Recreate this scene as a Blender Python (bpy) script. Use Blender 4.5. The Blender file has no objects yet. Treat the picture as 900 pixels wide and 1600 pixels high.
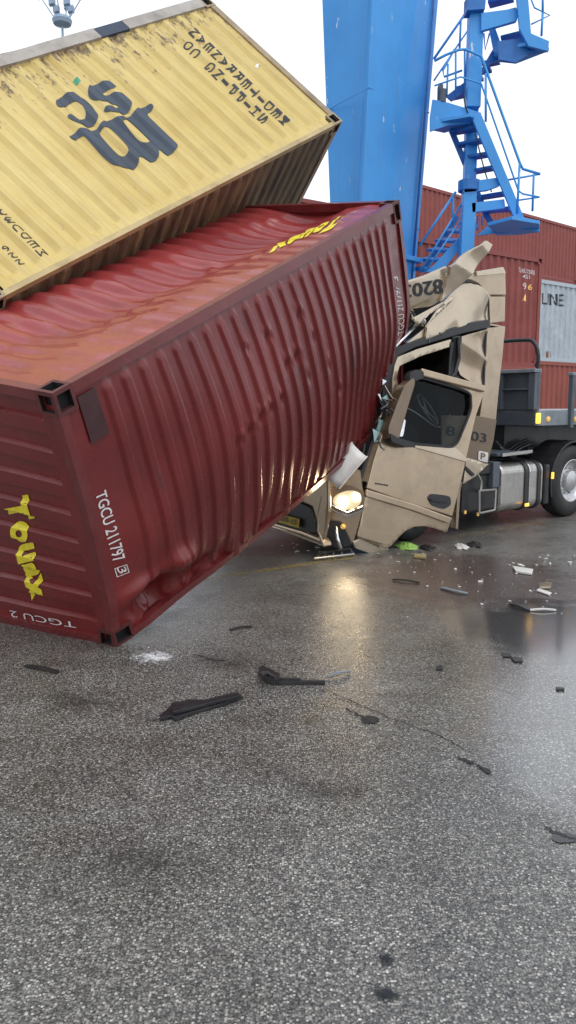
import bpy, bmesh, math, random
from mathutils import Vector, Matrix, noise
from math import sin, cos, pi, exp, atan, radians, sqrt
random.seed(7)
sc = bpy.context.scene
COL = sc.collection
# ------------------------------------------------------------------ camera, sky, sun, exposure
F_PX, HOR, CAMH = 1200.0, 635.0, 1.9
PITCH = atan((800 - HOR) / F_PX)
cam = bpy.data.cameras.new('camera'); camo = bpy.data.objects.new('camera', cam); COL.objects.link(camo)
cam.sensor_fit = 'VERTICAL'; cam.sensor_height = 32.0; cam.sensor_width = 18.0; cam.lens = F_PX / 1600 * 32
cam.clip_start = 0.05; cam.clip_end = 3000
camo.location = (0, 0, CAMH); camo.rotation_euler = (pi / 2 - PITCH, 0, 0)
sc.camera = camo
w = bpy.data.worlds.new('World'); sc.world = w; w.use_nodes = True
nt = w.node_tree; nt.nodes.clear()
SUN_EL, SUN_ROT = radians(58), radians(150)
sky = nt.nodes.new('ShaderNodeTexSky'); sky.sky_type = 'NISHITA'; sky.sun_disc = False
sky.sun_elevation = SUN_EL; sky.sun_rotation = SUN_ROT; sky.air_density = 1.0; sky.dust_density = 4.0
# overcast: most of the blue is lost in an even grey-white cloud layer
hsv = nt.nodes.new('ShaderNodeHueSaturation'); hsv.inputs['Saturation'].default_value = 0.25
mx = nt.nodes.new('ShaderNodeMix'); mx.data_type = 'RGBA'; mx.inputs['Factor'].default_value = 0.8
mx.inputs[7].default_value = (9.6, 10.2, 11.0, 1)
bg = nt.nodes.new('ShaderNodeBackground'); bg.inputs['Strength'].default_value = 0.135
wo = nt.nodes.new('ShaderNodeOutputWorld')
nt.links.new(sky.outputs[0], hsv.inputs['Color']); nt.links.new(hsv.outputs[0], mx.inputs[6])
nt.links.new(mx.outputs[2], bg.inputs['Color']); nt.links.new(bg.outputs[0], wo.inputs[0])
sl = bpy.data.lights.new('sun', 'SUN'); sl.energy = 0.7; sl.angle = radians(25); sl.color = (1, .97, .93)
so = bpy.data.objects.new('sun', sl); COL.objects.link(so)
so.rotation_euler = (pi / 2 - SUN_EL, 0, pi - SUN_ROT)
sc.view_settings.view_transform = 'Standard'; sc.view_settings.look = 'None'
sc.view_settings.gamma = 1; sc.view_settings.exposure = 0.0; sc.view_settings.use_curve_mapping = False

# ------------------------------------------------------------------ measuring helpers
CAM = Vector((0, 0, CAMH))
def ray(px, py):
    x = (px - 450) / F_PX; yv = (800 - py) / F_PX
    return Vector((x, cos(PITCH) + yv * sin(PITCH), -sin(PITCH) + yv * cos(PITCH)))
def gnd(px, py, z=0.0):
    r = ray(px, py); return CAM + r * ((z - CAMH) / r.z)
def wy(px, py, Y):
    r = ray(px, py); return CAM + r * (Y / r.y)
def dep(px, py, d): return CAM + ray(px, py) * d
def onpl(px, py, P, n):
    r = ray(px, py); return CAM + r * ((P - CAM).dot(n) / r.dot(n))
def topx(P):
    v = P - CAM
    d = v.y * cos(PITCH) - v.z * sin(PITCH); u = v.y * sin(PITCH) + v.z * cos(PITCH)
    return 450 + F_PX * v.x / d, 800 - F_PX * u / d
def sstep(a, b, x):
    t = max(0, min(1, (x - a) / (b - a))); return t * t * (3 - 2 * t)

# ------------------------------------------------------------------ materials
def srgb(h):
    c = [int(h[i:i + 2], 16) / 255 for i in (0, 2, 4)]
    return tuple((x / 12.92 if x <= .04045 else ((x + .055) / 1.055) ** 2.4) for x in c) + (1,)
class NT:
    def __init__(s, name):
        s.m = bpy.data.materials.new(name); s.m.use_nodes = True; s.t = s.m.node_tree
        s.b = s.t.nodes['Principled BSDF']
    def n(s, typ, **kw):
        nd = s.t.nodes.new(typ)
        for k, v in kw.items():
            if isinstance(v, (int, float, tuple)) and k in nd.inputs: nd.inputs[k].default_value = v
            else: setattr(nd, k, v)
        return nd
    def l(s, a, b): s.t.links.new(a, b)
    def coord(s, uv=False, scale=(1, 1, 1)):
        c = s.n('ShaderNodeTexCoord'); mp = s.n('ShaderNodeMapping'); mp.inputs['Scale'].default_value = scale
        s.l(c.outputs['UV' if uv else 'Object'], mp.inputs[0]); return mp.outputs[0]
    def noise(s, co, scale, detail=5, rough=.6):
        x = s.n('ShaderNodeTexNoise'); x.inputs['Scale'].default_value = scale; x.inputs['Detail'].default_value = detail
        x.inputs['Roughness'].default_value = rough; s.l(co, x.inputs['Vector']); return x.outputs['Fac']
    def ramp(s, fac, stops):
        r = s.n('ShaderNodeValToRGB'); e = r.color_ramp.elements
        while len(e) < len(stops): e.new(.5)
        for i, (p, c) in enumerate(stops):
            e[i].position = p; e[i].color = c if isinstance(c, tuple) else (c, c, c, 1)
        s.l(fac, r.inputs[0]); return r.outputs[0]
    def mix(s, fac, a, b, mode='MIX'):
        m = s.n('ShaderNodeMix'); m.data_type = 'RGBA'; m.blend_type = mode
        for v, i in ((fac, 0), (a, 6), (b, 7)):
            if hasattr(v, 'links'): s.l(v, m.inputs[i])
            else: m.inputs[i].default_value = v
        return m.outputs[2]
    def math(s, op, a, b=None):
        m = s.n('ShaderNodeMath'); m.operation = op
        for v, i in ((a, 0), (b, 1)):
            if v is None: continue
            if hasattr(v, 'links'): s.l(v, m.inputs[i])
            else: m.inputs[i].default_value = v
        return m.outputs[0]
    def bump(s, h, st, dist=.01):
        b = s.n('ShaderNodeBump'); b.inputs['Strength'].default_value = st; b.inputs['Distance'].default_value = dist
        s.l(h, b.inputs['Height']); s.l(b.outputs[0], s.b.inputs['Normal'])
def paint(name, col, rough=.35, metal=0.0, dirt=(.05, .04, .03, 1), damt=.35, var=.25, streak=False, uv=False, bump=.15, coat=0.0, sc_=1.0):
    m = NT(name)
    co = m.coord(uv); st = m.coord(uv, (9, 1.1, 1) if uv else (5, 5, .8))
    n1 = m.noise(co, 1.6 * sc_, 6, .65); n2 = m.noise(st if streak else co, 4 * sc_, 6, .7); n3 = m.noise(co, 45 * sc_, 3, .6)
    dk = tuple(x * (1 - var) for x in col[:3]) + (1,); lt = tuple(min(1, x * (1 + var * .7)) for x in col[:3]) + (1,)
    c = m.ramp(n1, [(.3, dk), (.7, lt)])
    f = m.ramp(n2, [(.48, 0.0), (.78, 1.0)])
    c = m.mix(m.math('MULTIPLY', f, damt), c, dirt)
    m.l(c, m.b.inputs['Base Color'])
    m.l(m.ramp(n2, [(.3, rough * .75), (.75, min(1, rough * 1.5))]), m.b.inputs['Roughness'])
    m.b.inputs['Metallic'].default_value = metal; m.b.inputs['Coat Weight'].default_value = coat
    m.b.inputs['Coat Roughness'].default_value = .12
    if bump: m.bump(m.math('ADD', n3, m.math('MULTIPLY', n2, 1.5)), bump, .01)
    return m.m
def simple(name, col, rough=.5, metal=0.0, emit=None, es=0):
    m = NT(name)
    n = m.noise(m.coord(), 14, 4)
    c = m.ramp(n, [(.3, tuple(x * .8 for x in col[:3]) + (1,)), (.7, tuple(min(1, x * 1.15) for x in col[:3]) + (1,))])
    m.l(c, m.b.inputs['Base Color']); m.b.inputs['Roughness'].default_value = rough; m.b.inputs['Metallic'].default_value = metal
    if emit: m.b.inputs['Emission Color'].default_value = emit; m.b.inputs['Emission Strength'].default_value = es
    return m.m
M = {}
def red_paint():
    m = NT('red_container_paint'); co = m.coord(); uvc = m.coord(True)
    n1 = m.noise(co, 1.1, 6, .6); n2 = m.noise(co, 5, 8, .7)
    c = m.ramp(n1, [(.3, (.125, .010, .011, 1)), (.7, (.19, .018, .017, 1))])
    scr = m.noise(m.coord(True, (1.2, 14, 1)), 1.4, 6, .75)          # long pale scuffs
    c = m.mix(m.math('MULTIPLY', m.ramp(scr, [(.6, 0.0), (.72, 1.0)]), .15), c, (.30, .10, .09, 1))
    blk = m.noise(m.coord(True, (2.6, .9, 1)), 1.3, 5, .6)            # black rubbed marks
    c = m.mix(m.math('MULTIPLY', m.ramp(blk, [(.60, 0.0), (.74, 1.0)]), .65), c, (.03, .022, .024, 1))
    rst = m.math('MULTIPLY', m.ramp(n2, [(.66, 0.0), (.74, 1.0)]), .6)
    c = m.mix(rst, c, (.06, .025, .015, 1))
    m.l(c, m.b.inputs['Base Color'])
    m.l(m.ramp(n2, [(.35, .22), (.7, .42)]), m.b.inputs['Roughness'])
    m.b.inputs['Coat Weight'].default_value = .05; m.b.inputs['Coat Roughness'].default_value = .15
    m.bump(m.noise(co, 9, 6, .6), .15, .012)
    return m.m
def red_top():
    m = NT('red_container_lit_side_paint'); co = m.coord()  # lighter copy of the red: sky light on the upturned wall is in the colour
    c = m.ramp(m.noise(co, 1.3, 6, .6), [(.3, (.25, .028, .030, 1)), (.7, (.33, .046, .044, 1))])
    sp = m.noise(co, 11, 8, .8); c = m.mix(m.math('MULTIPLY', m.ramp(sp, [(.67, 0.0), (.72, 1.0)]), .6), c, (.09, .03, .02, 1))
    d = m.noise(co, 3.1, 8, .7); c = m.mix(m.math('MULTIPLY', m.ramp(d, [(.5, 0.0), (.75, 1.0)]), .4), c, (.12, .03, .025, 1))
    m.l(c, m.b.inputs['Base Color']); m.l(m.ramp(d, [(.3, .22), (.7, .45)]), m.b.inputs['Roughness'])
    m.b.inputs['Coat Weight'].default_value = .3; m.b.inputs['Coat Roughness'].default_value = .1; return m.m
def yellow_paint():
    m = NT('faded_yellow_paint'); co = m.coord(); uvc = m.coord(True)
    n1 = m.noise(co, 1.3, 6, .6)
    c = m.ramp(n1, [(.3, (.58, .42, .12, 1)), (.7, (.68, .53, .20, 1))])
    st = m.noise(m.coord(True, (10, .9, 1)), 1.7, 8, .72)             # dirt running along the corrugations
    c = m.mix(m.math('MULTIPLY', m.ramp(st, [(.45, 0.0), (.72, 1.0)]), .45), c, (.33, .24, .11, 1))
    sx = m.n('ShaderNodeSeparateXYZ'); m.l(uvc, sx.inputs[0])
    edge = m.ramp(m.math('DIVIDE', sx.outputs[1], 2.46), [(.55, 0.0), (1.0, 1.0)])   # worn near the floor rail
    rn = m.noise(m.coord(True, (4.5, 1.6, 1)), 2.3, 8, .75)
    rf = m.ramp(m.math('ADD', rn, m.math('MULTIPLY', edge, .17)), [(.64, 0.0), (.70, 1.0)])
    c = m.mix(m.math('MULTIPLY', rf, .85), c, (.12, .075, .06, 1))
    sp = m.noise(co, 16, 8, .8)
    c = m.mix(m.math('MULTIPLY', m.ramp(sp, [(.66, 0.0), (.71, 1.0)]), .7), c, (.10, .05, .03, 1))
    m.l(c, m.b.inputs['Base Color']); m.b.inputs['Roughness'].default_value = .5
    m.bump(m.noise(co, 12, 6, .6), .2, .01)
    return m.m
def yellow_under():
    m = NT('shaded_yellow_roof_paint'); co = m.coord()  # underside's shade is painted in: streaks from near black to mustard
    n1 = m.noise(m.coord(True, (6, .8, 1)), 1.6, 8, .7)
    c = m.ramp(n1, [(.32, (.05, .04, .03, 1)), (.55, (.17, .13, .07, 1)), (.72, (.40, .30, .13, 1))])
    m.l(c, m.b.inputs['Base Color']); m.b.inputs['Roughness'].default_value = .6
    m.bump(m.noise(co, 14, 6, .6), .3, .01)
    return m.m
def blue_paint():
    m = NT('crane_blue_paint'); co = m.coord()
    n1 = m.noise(co, .7, 6, .6)
    c = m.ramp(n1, [(.3, (.032, .26, .66, 1)), (.7, (.055, .34, .78, 1))])
    ch = m.noise(m.coord(False, (3.2, 3.2, .75)), 2.2, 8, .68)
    c = m.mix(m.ramp(ch, [(.655, 0.0), (.67, 1.0)]), c, (.62, .68, .72, 1))
    st = m.noise(m.coord(False, (5, 5, .22)), 2, 7, .7)
    c = m.mix(m.math('MULTIPLY', m.ramp(st, [(.5, 0.0), (.75, 1.0)]), .35), c, (.09, .20, .40, 1))
    sr = m.noise(m.coord(False, (7, 7, .5)), 2.6, 8, .75)
    c = m.mix(m.math('MULTIPLY', m.ramp(sr, [(.66, 0.0), (.74, 1.0)]), .5), c, (.16, .09, .05, 1))
    m.l(c, m.b.inputs['Base Color']); m.b.inputs['Roughness'].default_value = .4
    m.bump(m.noise(co, 6, 5, .6), .15, .01)
    return m.m
M['red'] = red_paint(); M['redtop'] = red_top(); M['yellow'] = yellow_paint(); M['yunder'] = yellow_under(); M['blue'] = blue_paint()
M['bluedark'] = paint('shaded_blue_paint', (.02, .17, .52, 1), .45, damt=.3, bump=.1)  # darker copy of the crane blue, with the shade under stairs coloured in
M['redrail'] = paint('worn_red_rail', (.15, .016, .017, 1), .35, dirt=(.22, .10, .09, 1), damt=.25, coat=.15)
M['casting'] = paint('worn_corner_steel', (.12, .02, .02, 1), .5, dirt=(.015, .013, .012, 1), damt=.7)
M['yrail'] = paint('grey_worn_rail', (.40, .36, .32, 1), .5, dirt=(.10, .08, .07, 1), damt=.6)
M['ypost'] = paint('rubbed_brown_post', (.36, .27, .16, 1), .5, dirt=(.07, .05, .045, 1), damt=.85)
M['hole'] = simple('dark_opening', (.006, .006, .006, 1), .8)  # black lining stands in for the shade inside the casting holes
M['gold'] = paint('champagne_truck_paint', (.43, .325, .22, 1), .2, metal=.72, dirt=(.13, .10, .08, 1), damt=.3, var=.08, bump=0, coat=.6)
M['golddark'] = paint('dark_tan_panel_paint', (.21, .15, .10, 1), .35, metal=.4, damt=.2, var=.1, bump=.04, coat=.4)  # one darker tan for side fairing, mirror housing and trim
M['goldlight'] = paint('pale_cream_metal', (.56, .46, .34, 1), .18, metal=.65, damt=.2, var=.1, bump=0, coat=.4)  # paler copy of the champagne for upper panels, frames and trim
M['white'] = paint('white_plastic', (.72, .70, .66, 1), .4, damt=.25, bump=.05)
M['black'] = paint('black_plastic', (.018, .018, .02, 1), .35, dirt=(.06, .055, .05, 1), damt=.4, bump=.1)
M['seam'] = simple('black_trim', (.015, .016, .018, 1), .4)
M['cabin'] = simple('dark_cabin_trim', (.02, .021, .024, 1), .6)
M['wheelgrey'] = simple('steering_wheel_grey', (.10, .10, .11, 1), .35)
M['chrome'] = simple('chrome', (.75, .75, .76, 1), .12, 1.0)
M['alu'] = paint('brushed_tank_metal', (.50, .48, .45, 1), .3, metal=.9, dirt=(.10, .08, .06, 1), damt=.45, bump=.05)
M['rim'] = paint('wheel_rim_metal', (.55, .55, .56, 1), .3, metal=.7, dirt=(.08, .07, .06, 1), damt=.5)
M['rubber'] = paint('tyre_rubber', (.018, .018, .018, 1), .6, dirt=(.07, .06, .05, 1), damt=.4)
M['steel'] = paint('grey_trailer_steel', (.085, .10, .12, 1), .45, dirt=(.03, .03, .03, 1), damt=.5)
M['railgrey'] = paint('pale_grey_rail', (.22, .25, .28, 1), .45, dirt=(.06, .06, .06, 1), damt=.5)
M['deck'] = paint('wet_deck_boards', (.45, .44, .46, 1), .25, dirt=(.2, .18, .18, 1), damt=.5)
M['amber'] = simple('amber_lamp', (.8, .35, .03, 1), .3, emit=(1, .55, .08, 1), es=1.6)
M['amberfaint'] = simple('faintly_glowing_amber', (.75, .45, .1, 1), .3, emit=(1, .6, .15, 1), es=.3)  # faint glow added to amber lenses, reflectors and the orange print
M['lamp'] = simple('lit_headlight', (1, .9, .7, 1), .2, emit=(1, .80, .50, 1), es=30)
M['lampglow'] = simple('lit_reflector', (1, .85, .6, 1), .15, .6, emit=(1, .62, .32, 1), es=.22)
M['ytext'] = simple('yellow_lettering', (.80, .66, .03, 1), .4)
M['wtext'] = simple('white_lettering', (.72, .68, .68, 1), .5)
M['btext'] = simple('dark_lettering', (.02, .022, .028, 1), .5)
M['logo'] = paint('faded_navy_lettering', (.035, .055, .085, 1), .5, dirt=(.12, .13, .13, 1), damt=.5, bump=.05)
M['plate'] = simple('yellow_plate', (.55, .38, .03, 1), .45)
M['mast'] = simple('hazy_mast_metal', (.30, .40, .52, 1), .5)  # steel paled towards blue grey so that distance haze is in its colour
M['teal'] = simple('crazed_windscreen', (.30, .48, .48, 1), .2)
M['green'] = simple('green_cloth', (.28, .48, .10, 1), .7)
def glassmat():
    m = NT('tinted_glass'); b = m.b
    b.inputs['Base Color'].default_value = (.55, .62, .66, 1); b.inputs['Roughness'].default_value = .03
    tr = m.n('ShaderNodeBsdfTransparent'); tr.inputs[0].default_value = (.62, .68, .70, 1)
    gl = m.n('ShaderNodeBsdfGlossy'); gl.inputs['Roughness'].default_value = .03
    fr = m.n('ShaderNodeLayerWeight'); fr.inputs['Blend'].default_value = .25
    fo = m.math('ADD', m.math('MULTIPLY', m.math('POWER', fr.outputs['Facing'], 4.0), .5), .012)
    ms = m.n('ShaderNodeMixShader'); m.l(fo, ms.inputs[0]); m.l(tr.outputs[0], ms.inputs[1]); m.l(gl.outputs[0], ms.inputs[2])
    m.l(ms.outputs[0], m.t.nodes['Material Output'].inputs[0]); return m.m
M['glass'] = glassmat()
def stack_paint(name, col, rust=.3):
    return paint(name, col, .5, dirt=(.09, .035, .02, 1), damt=rust, var=.18, streak=True, uv=True, bump=.1)
M['stackred'] = stack_paint('stack_red_paint', (.26, .052, .042, 1), .3)
M['stackdark'] = stack_paint('stack_brown_red_paint', (.24, .055, .045, 1), .2)
M['stackpink'] = stack_paint('stack_orange_red_paint', (.30, .07, .05, 1), .3)
M['stackwhite'] = stack_paint('stack_pale_grey_paint', (.45, .51, .56, 1), .55)

def asphalt():
    m = NT('wet_aggregate_asphalt'); co = m.coord()
    vo = m.n('ShaderNodeTexVoronoi'); vo.inputs['Scale'].default_value = 98; m.l(co, vo.inputs['Vector'])
    vo2 = m.n('ShaderNodeTexVoronoi'); vo2.inputs['Scale'].default_value = 190; m.l(co, vo2.inputs['Vector'])
    se = m.n('ShaderNodeSeparateColor'); m.l(vo.outputs['Color'], se.inputs[0])
    se2 = m.n('ShaderNodeSeparateColor'); m.l(vo2.outputs['Color'], se2.inputs[0])
    stone = m.ramp(se.outputs[0], [(0, (.055, .054, .052, 1)), (.3, (.13, .127, .118, 1)), (.7, (.26, .25, .225, 1)), (.92, (.41, .395, .36, 1)), (1, (.64, .62, .58, 1))])
    grit = m.ramp(se2.outputs[1], [(0, (.02, .02, .021, 1)), (.6, (.06, .058, .056, 1)), (1, (.24, .23, .21, 1))])
    gap = m.ramp(vo.outputs['Distance'], [(.46, 1.0), (.62, 0.0)])
    c = m.mix(gap, grit, stone)
    big = m.noise(co, .55, 6, .6); med = m.noise(co, 2.6, 6, .65)
    c = m.mix(1.0, c, m.ramp(big, [(.3, (.62, .60, .58, 1)), (.7, (1.1, 1.1, 1.1, 1))]), 'MULTIPLY')
    c = m.mix(1.0, c, m.ramp(med, [(.3, (.78, .76, .74, 1)), (.7, (1.1, 1.1, 1.1, 1))]), 'MULTIPLY')
    # wet brown stain round the crash and a water film on the right
    sx = m.n('ShaderNodeSeparateXYZ'); m.l(co, sx.inputs[0])
    def blob(cx, cy, rx, ry, ang=0, wob=.35):
        px_ = m.math('SUBTRACT', sx.outputs[0], cx); py_ = m.math('SUBTRACT', sx.outputs[1], cy)
        a_, b_ = cos(ang), sin(ang)
        u = m.math('DIVIDE', m.math('ADD', m.math('MULTIPLY', px_, a_), m.math('MULTIPLY', py_, b_)), rx)
        v = m.math('DIVIDE', m.math('SUBTRACT', m.math('MULTIPLY', py_, a_), m.math('MULTIPLY', px_, b_)), ry)
        d = m.math('SQRT', m.math('ADD', m.math('MULTIPLY', u, u), m.math('MULTIPLY', v, v)))
        d = m.math('ADD', d, m.math('MULTIPLY', m.math('SUBTRACT', m.noise(co, 2.2, 6, .65), .5), wob * 3))
        return m.ramp(d, [(.6, 1.0), (1.2, 0.0)])
    g1 = gnd(735, 905); oil = blob(g1.x, g1.y, 1.6, 1.75, .1)
    g2 = gnd(890, 985); pud = blob(g2.x, g2.y, 1.15, 1.15, -.2, .3)
    g3 = gnd(880, 1130); film = blob(g3.x + .35, g3.y + .1, 1.35, 3.0, .12, .5)
    c = m.mix(m.math('MULTIPLY', oil, .72), c, (.042, .015, .014, 1))  # reddish tone paints the red stack's reflection into the wet stain
    c = m.mix(m.math('MULTIPLY', pud, .8), c, (.032, .028, .03, 1))
    m.l(c, m.b.inputs['Base Color'])
    rr = m.ramp(med, [(.3, .24), (.7, .42)])
    rr = m.mix(m.math('MULTIPLY', oil, .6), rr, (.16, .16, .16, 1)); rr = m.mix(m.math('MULTIPLY', film, .9), rr, (.17, .17, .17, 1))
    rr = m.mix(pud, rr, (.09, .09, .09, 1)); m.l(rr, m.b.inputs['Roughness'])
    m.b.inputs['Specular IOR Level'].default_value = .75
    m.l(m.math('MULTIPLY', m.math('MAXIMUM', film, pud), .9), m.b.inputs['Coat Weight']); m.b.inputs['Coat Roughness'].default_value = .16
    h = m.math('SUBTRACT', 1.0, vo.outputs['Distance'])
    b = m.n('ShaderNodeBump'); b.inputs['Distance'].default_value = .004
    m.l(h, b.inputs['Height'])
    st = m.math('SUBTRACT', .42, m.math('MULTIPLY', oil, .2)); st = m.math('SUBTRACT', st, m.math('MULTIPLY', film, .26))
    st = m.math('MAXIMUM', m.math('SUBTRACT', st, m.math('MULTIPLY', pud, .6)), .02)
    m.l(st, b.inputs['Strength']); m.l(b.outputs[0], m.b.inputs['Normal'])
    return m.m

# ------------------------------------------------------------------ object helpers
def tag(o, label=None, cat=None, group=None, kind=None):
    if label: o['label'] = label
    if cat: o['category'] = cat
    if group: o['group'] = group
    if kind: o['kind'] = kind
    return o
def empty(name, loc, label, cat, group=None):
    o = bpy.data.objects.new(name, None); COL.objects.link(o); o.location = loc; o.empty_display_size = .2
    return tag(o, label, cat, group)
def mk(name, verts, faces, mat, parent=None, uvs=None, smooth=False, base=None):
    me = bpy.data.meshes.new(name); me.from_pydata([tuple(v) for v in verts], [], faces); me.validate()
    if uvs:
        ul = me.uv_layers.new(name='UVMap')
        for lp in me.loops: ul.data[lp.index].uv = uvs[lp.vertex_index]
    me.materials.append(mat)
    if smooth:
        for p in me.polygons: p.use_smooth = True
    o = bpy.data.objects.new(name, me); COL.objects.link(o)
    if parent:
        o.parent = parent; pl = Vector(parent.location) if parent.type == 'EMPTY' else Vector((0, 0, 0))
        o.location = -pl
    elif base is not None:
        for v in me.vertices: v.co -= base
        o.location = base
    return o
def fixn(o):
    bm = bmesh.new(); bm.from_mesh(o.data); bmesh.ops.recalc_face_normals(bm, faces=bm.faces); bm.to_mesh(o.data); bm.free(); return o
def bevel(o, wdt=.01, seg=2):
    md = o.modifiers.new('bevel', 'BEVEL'); md.width = wdt; md.segments = seg; md.limit_method = 'ANGLE'; return o
class Geo:
    def __init__(s): s.v = []; s.f = []
    def add(s, v, f):
        n = len(s.v); s.v += [Vector(x) for x in v]; s.f += [tuple(i + n for i in q) for q in f]
    def box8(s, c): s.add(c, [(0, 3, 2, 1), (4, 5, 6, 7), (0, 1, 5, 4), (1, 2, 6, 5), (2, 3, 7, 6), (3, 0, 4, 7)])
    def box(s, o, a, b, c):
        o, a, b, c = map(Vector, (o, a, b, c))
        s.box8([o, o + a, o + a + b, o + b, o + c, o + a + c, o + a + b + c, o + b + c])
    def beam(s, p, q, wd, ht, up=(0, 0, 1)):
        p, q, up = Vector(p), Vector(q), Vector(up); d = (q - p).normalized()
        sd = d.cross(up).normalized(); u = sd.cross(d).normalized()
        o = p - sd * wd / 2 - u * ht / 2; s.box(o, q - p, sd * wd, u * ht)
    def tube(s, pts, r, n=8, closed=False):
        pts = [Vector(p) for p in pts]; base = len(s.v); m = len(pts); prev = None
        for i, p in enumerate(pts):
            d = (pts[min(i + 1, m - 1)] - pts[max(i - 1, 0)]).normalized()
            if prev is None: prev = d.orthogonal().normalized()
            u = (prev - d * prev.dot(d)).normalized(); prev = u; v = d.cross(u)
            rr = r[i] if isinstance(r, (list, tuple)) else r
            for k in range(n): s.v.append(p + (u * cos(2 * pi * k / n) + v * sin(2 * pi * k / n)) * rr)
        for i in range(m - 1):
            for k in range(n):
                a = base + i * n + k; b = base + i * n + (k + 1) % n; s.f.append((a, b, b + n, a + n))
        s.f.append(tuple(base + k for k in range(n))[::-1]); s.f.append(tuple(base + (m - 1) * n + k for k in range(n)))
    def prism(s, poly, d):
        n = len(poly); d = Vector(d); b = len(s.v)
        s.v += [Vector(p) for p in poly] + [Vector(p) + d for p in poly]
        s.f.append(tuple(b + i for i in range(n))); s.f.append(tuple(b + n + i for i in range(n))[::-1])
        for i in range(n): j = (i + 1) % n; s.f.append((b + i, b + j, b + n + j, b + n + i))
    def lathe(s, c, ax, prof, n=40):
        ax = Vector(ax).normalized(); u = ax.orthogonal().normalized(); v = ax.cross(u); b = len(s.v); m = len(prof)
        for (r, h) in prof:
            for k in range(n): s.v.append(Vector(c) + ax * h + (u * cos(2 * pi * k / n) + v * sin(2 * pi * k / n)) * r)
        for i in range(m - 1):
            for k in range(n):
                a = b + i * n + k; e = b + i * n + (k + 1) % n; s.f.append((a, e, e + n, a + n))
    def out(s, name, mat, parent=None, smooth=False, bev=0, base=None):
        o = mk(name, s.v, s.f, mat, parent, smooth=smooth, base=base); fixn(o)
        if bev: bevel(o, bev)
        return o
def smooth_path(pts, k=6):
    out = []; n = len(pts)
    P = [Vector(p) for p in pts]
    for i in range(n - 1):
        p0 = P[max(i - 1, 0)]; p1 = P[i]; p2 = P[i + 1]; p3 = P[min(i + 2, n - 1)]
        for j in range(k):
            t = j / k
            out.append(.5 * ((2 * p1) + (p2 - p0) * t + (2 * p0 - 5 * p1 + 4 * p2 - p3) * t * t + (3 * p1 - p0 - 3 * p2 + p3) * t ** 3))
    out.append(P[-1]); return out

# ------------------------------------------------------------------ lettering
def curve_mesh(cu):
    o = bpy.data.objects.new('tmp', cu); COL.objects.link(o)
    dg = bpy.context.evaluated_depsgraph_get(); dg.update()
    me = bpy.data.meshes.new_from_object(o.evaluated_get(dg)); bpy.data.objects.remove(o)
    return me
def text2d(s, bold=.0, shear=0, space=1.0):
    cu = bpy.data.curves.new('t', 'FONT'); cu.body = s; cu.offset = bold; cu.shear = shear; cu.space_character = space; cu.resolution_u = 4
    me = curve_mesh(cu); v = [(p.co.x, p.co.y) for p in me.vertices]; f = [tuple(p.vertices) for p in me.polygons]
    bpy.data.meshes.remove(me); return norm2d(v, f)
def norm2d(v, f):
    x0 = min(p[0] for p in v); x1 = max(p[0] for p in v); y0 = min(p[1] for p in v); y1 = max(p[1] for p in v)
    return [((p[0] - x0) / (x1 - x0), (p[1] - y0) / (y1 - y0)) for p in v], f
def stack2d(s, bold=.02):
    """letters stacked one under the other, column 0..1 wide, 1 (top) .. 0 (bottom)"""
    V, Fc = [], []; n = len(s)
    for i, ch in enumerate(s):
        if ch == ' ': continue
        v, f = text2d(ch, bold); wd = .25 if ch == 'I' else 1
        b = len(V); y1 = 1 - i / n; hh = .74 / n
        V += [(.5 + (p[0] - .5) * wd, y1 - hh + p[1] * hh) for p in v]; Fc += [tuple(k + b for k in q) for q in f]
    return V, Fc
def poly2d(loops):
    cu = bpy.data.curves.new('t', 'CURVE'); cu.dimensions = '2D'; cu.fill_mode = 'BOTH'
    for lp in loops:
        sp = cu.splines.new('POLY'); sp.points.add(len(lp) - 1); sp.use_cyclic_u = True
        for i, p in enumerate(lp): sp.points[i].co = (p[0] * 200, p[1] * 200, 0, 1)
    me = curve_mesh(cu); v = [(p.co.x / 200, p.co.y / 200) for p in me.vertices]; f = [tuple(p.vertices) for p in me.polygons]
    bpy.data.meshes.remove(me); return v, f
def apply2d(name, vf, fn, mat, parent, cx=40, cy=12):
    v, f = vf
    bm = bmesh.new(); bv = [bm.verts.new((p[0], p[1], 0)) for p in v]
    for q in f:
        try: bm.faces.new([bv[i] for i in q])
        except ValueError: pass
    xs = [p[0] for p in v]; ys = [p[1] for p in v]
    for k in range(1, cx):
        x = min(xs) + (max(xs) - min(xs)) * k / cx
        bmesh.ops.bisect_plane(bm, geom=bm.verts[:] + bm.edges[:] + bm.faces[:], plane_co=(x, 0, 0), plane_no=(1, 0, 0), dist=1e-6)
    for k in range(1, cy):
        y = min(ys) + (max(ys) - min(ys)) * k / cy
        bmesh.ops.bisect_plane(bm, geom=bm.verts[:] + bm.edges[:] + bm.faces[:], plane_co=(0, y, 0), plane_no=(0, 1, 0), dist=1e-6)
    bmesh.ops.triangulate(bm, faces=[x for x in bm.faces if len(x.verts) > 4])
    bm.verts.index_update()
    vs = [fn(p.co.x, p.co.y) for p in bm.verts]; fs = [tuple(x.index for x in q.verts) for q in bm.faces]; bm.free()
    return mk(name, vs, fs, mat, parent)
def quadfn(A, B, C, D, surf):
    """A start-baseline, B end-baseline, C end-top, D start-top in panel coordinates"""
    def fn(x, y):
        s = (A[0] * (1 - x) + B[0] * x) * (1 - y) + (D[0] * (1 - x) + C[0] * x) * y
        t = (A[1] * (1 - x) + B[1] * x) * (1 - y) + (D[1] * (1 - x) + C[1] * x) * y
        return surf(s, t)
    return fn
def flatquad(A, B, C, D, lift=None):
    A, B, C, D = map(Vector, (A, B, C, D)); lift = lift or Vector((0, 0, 0))
    return lambda x, y: (A * (1 - x) + B * x) * (1 - y) + (D * (1 - x) + C * x) * y + lift

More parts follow.
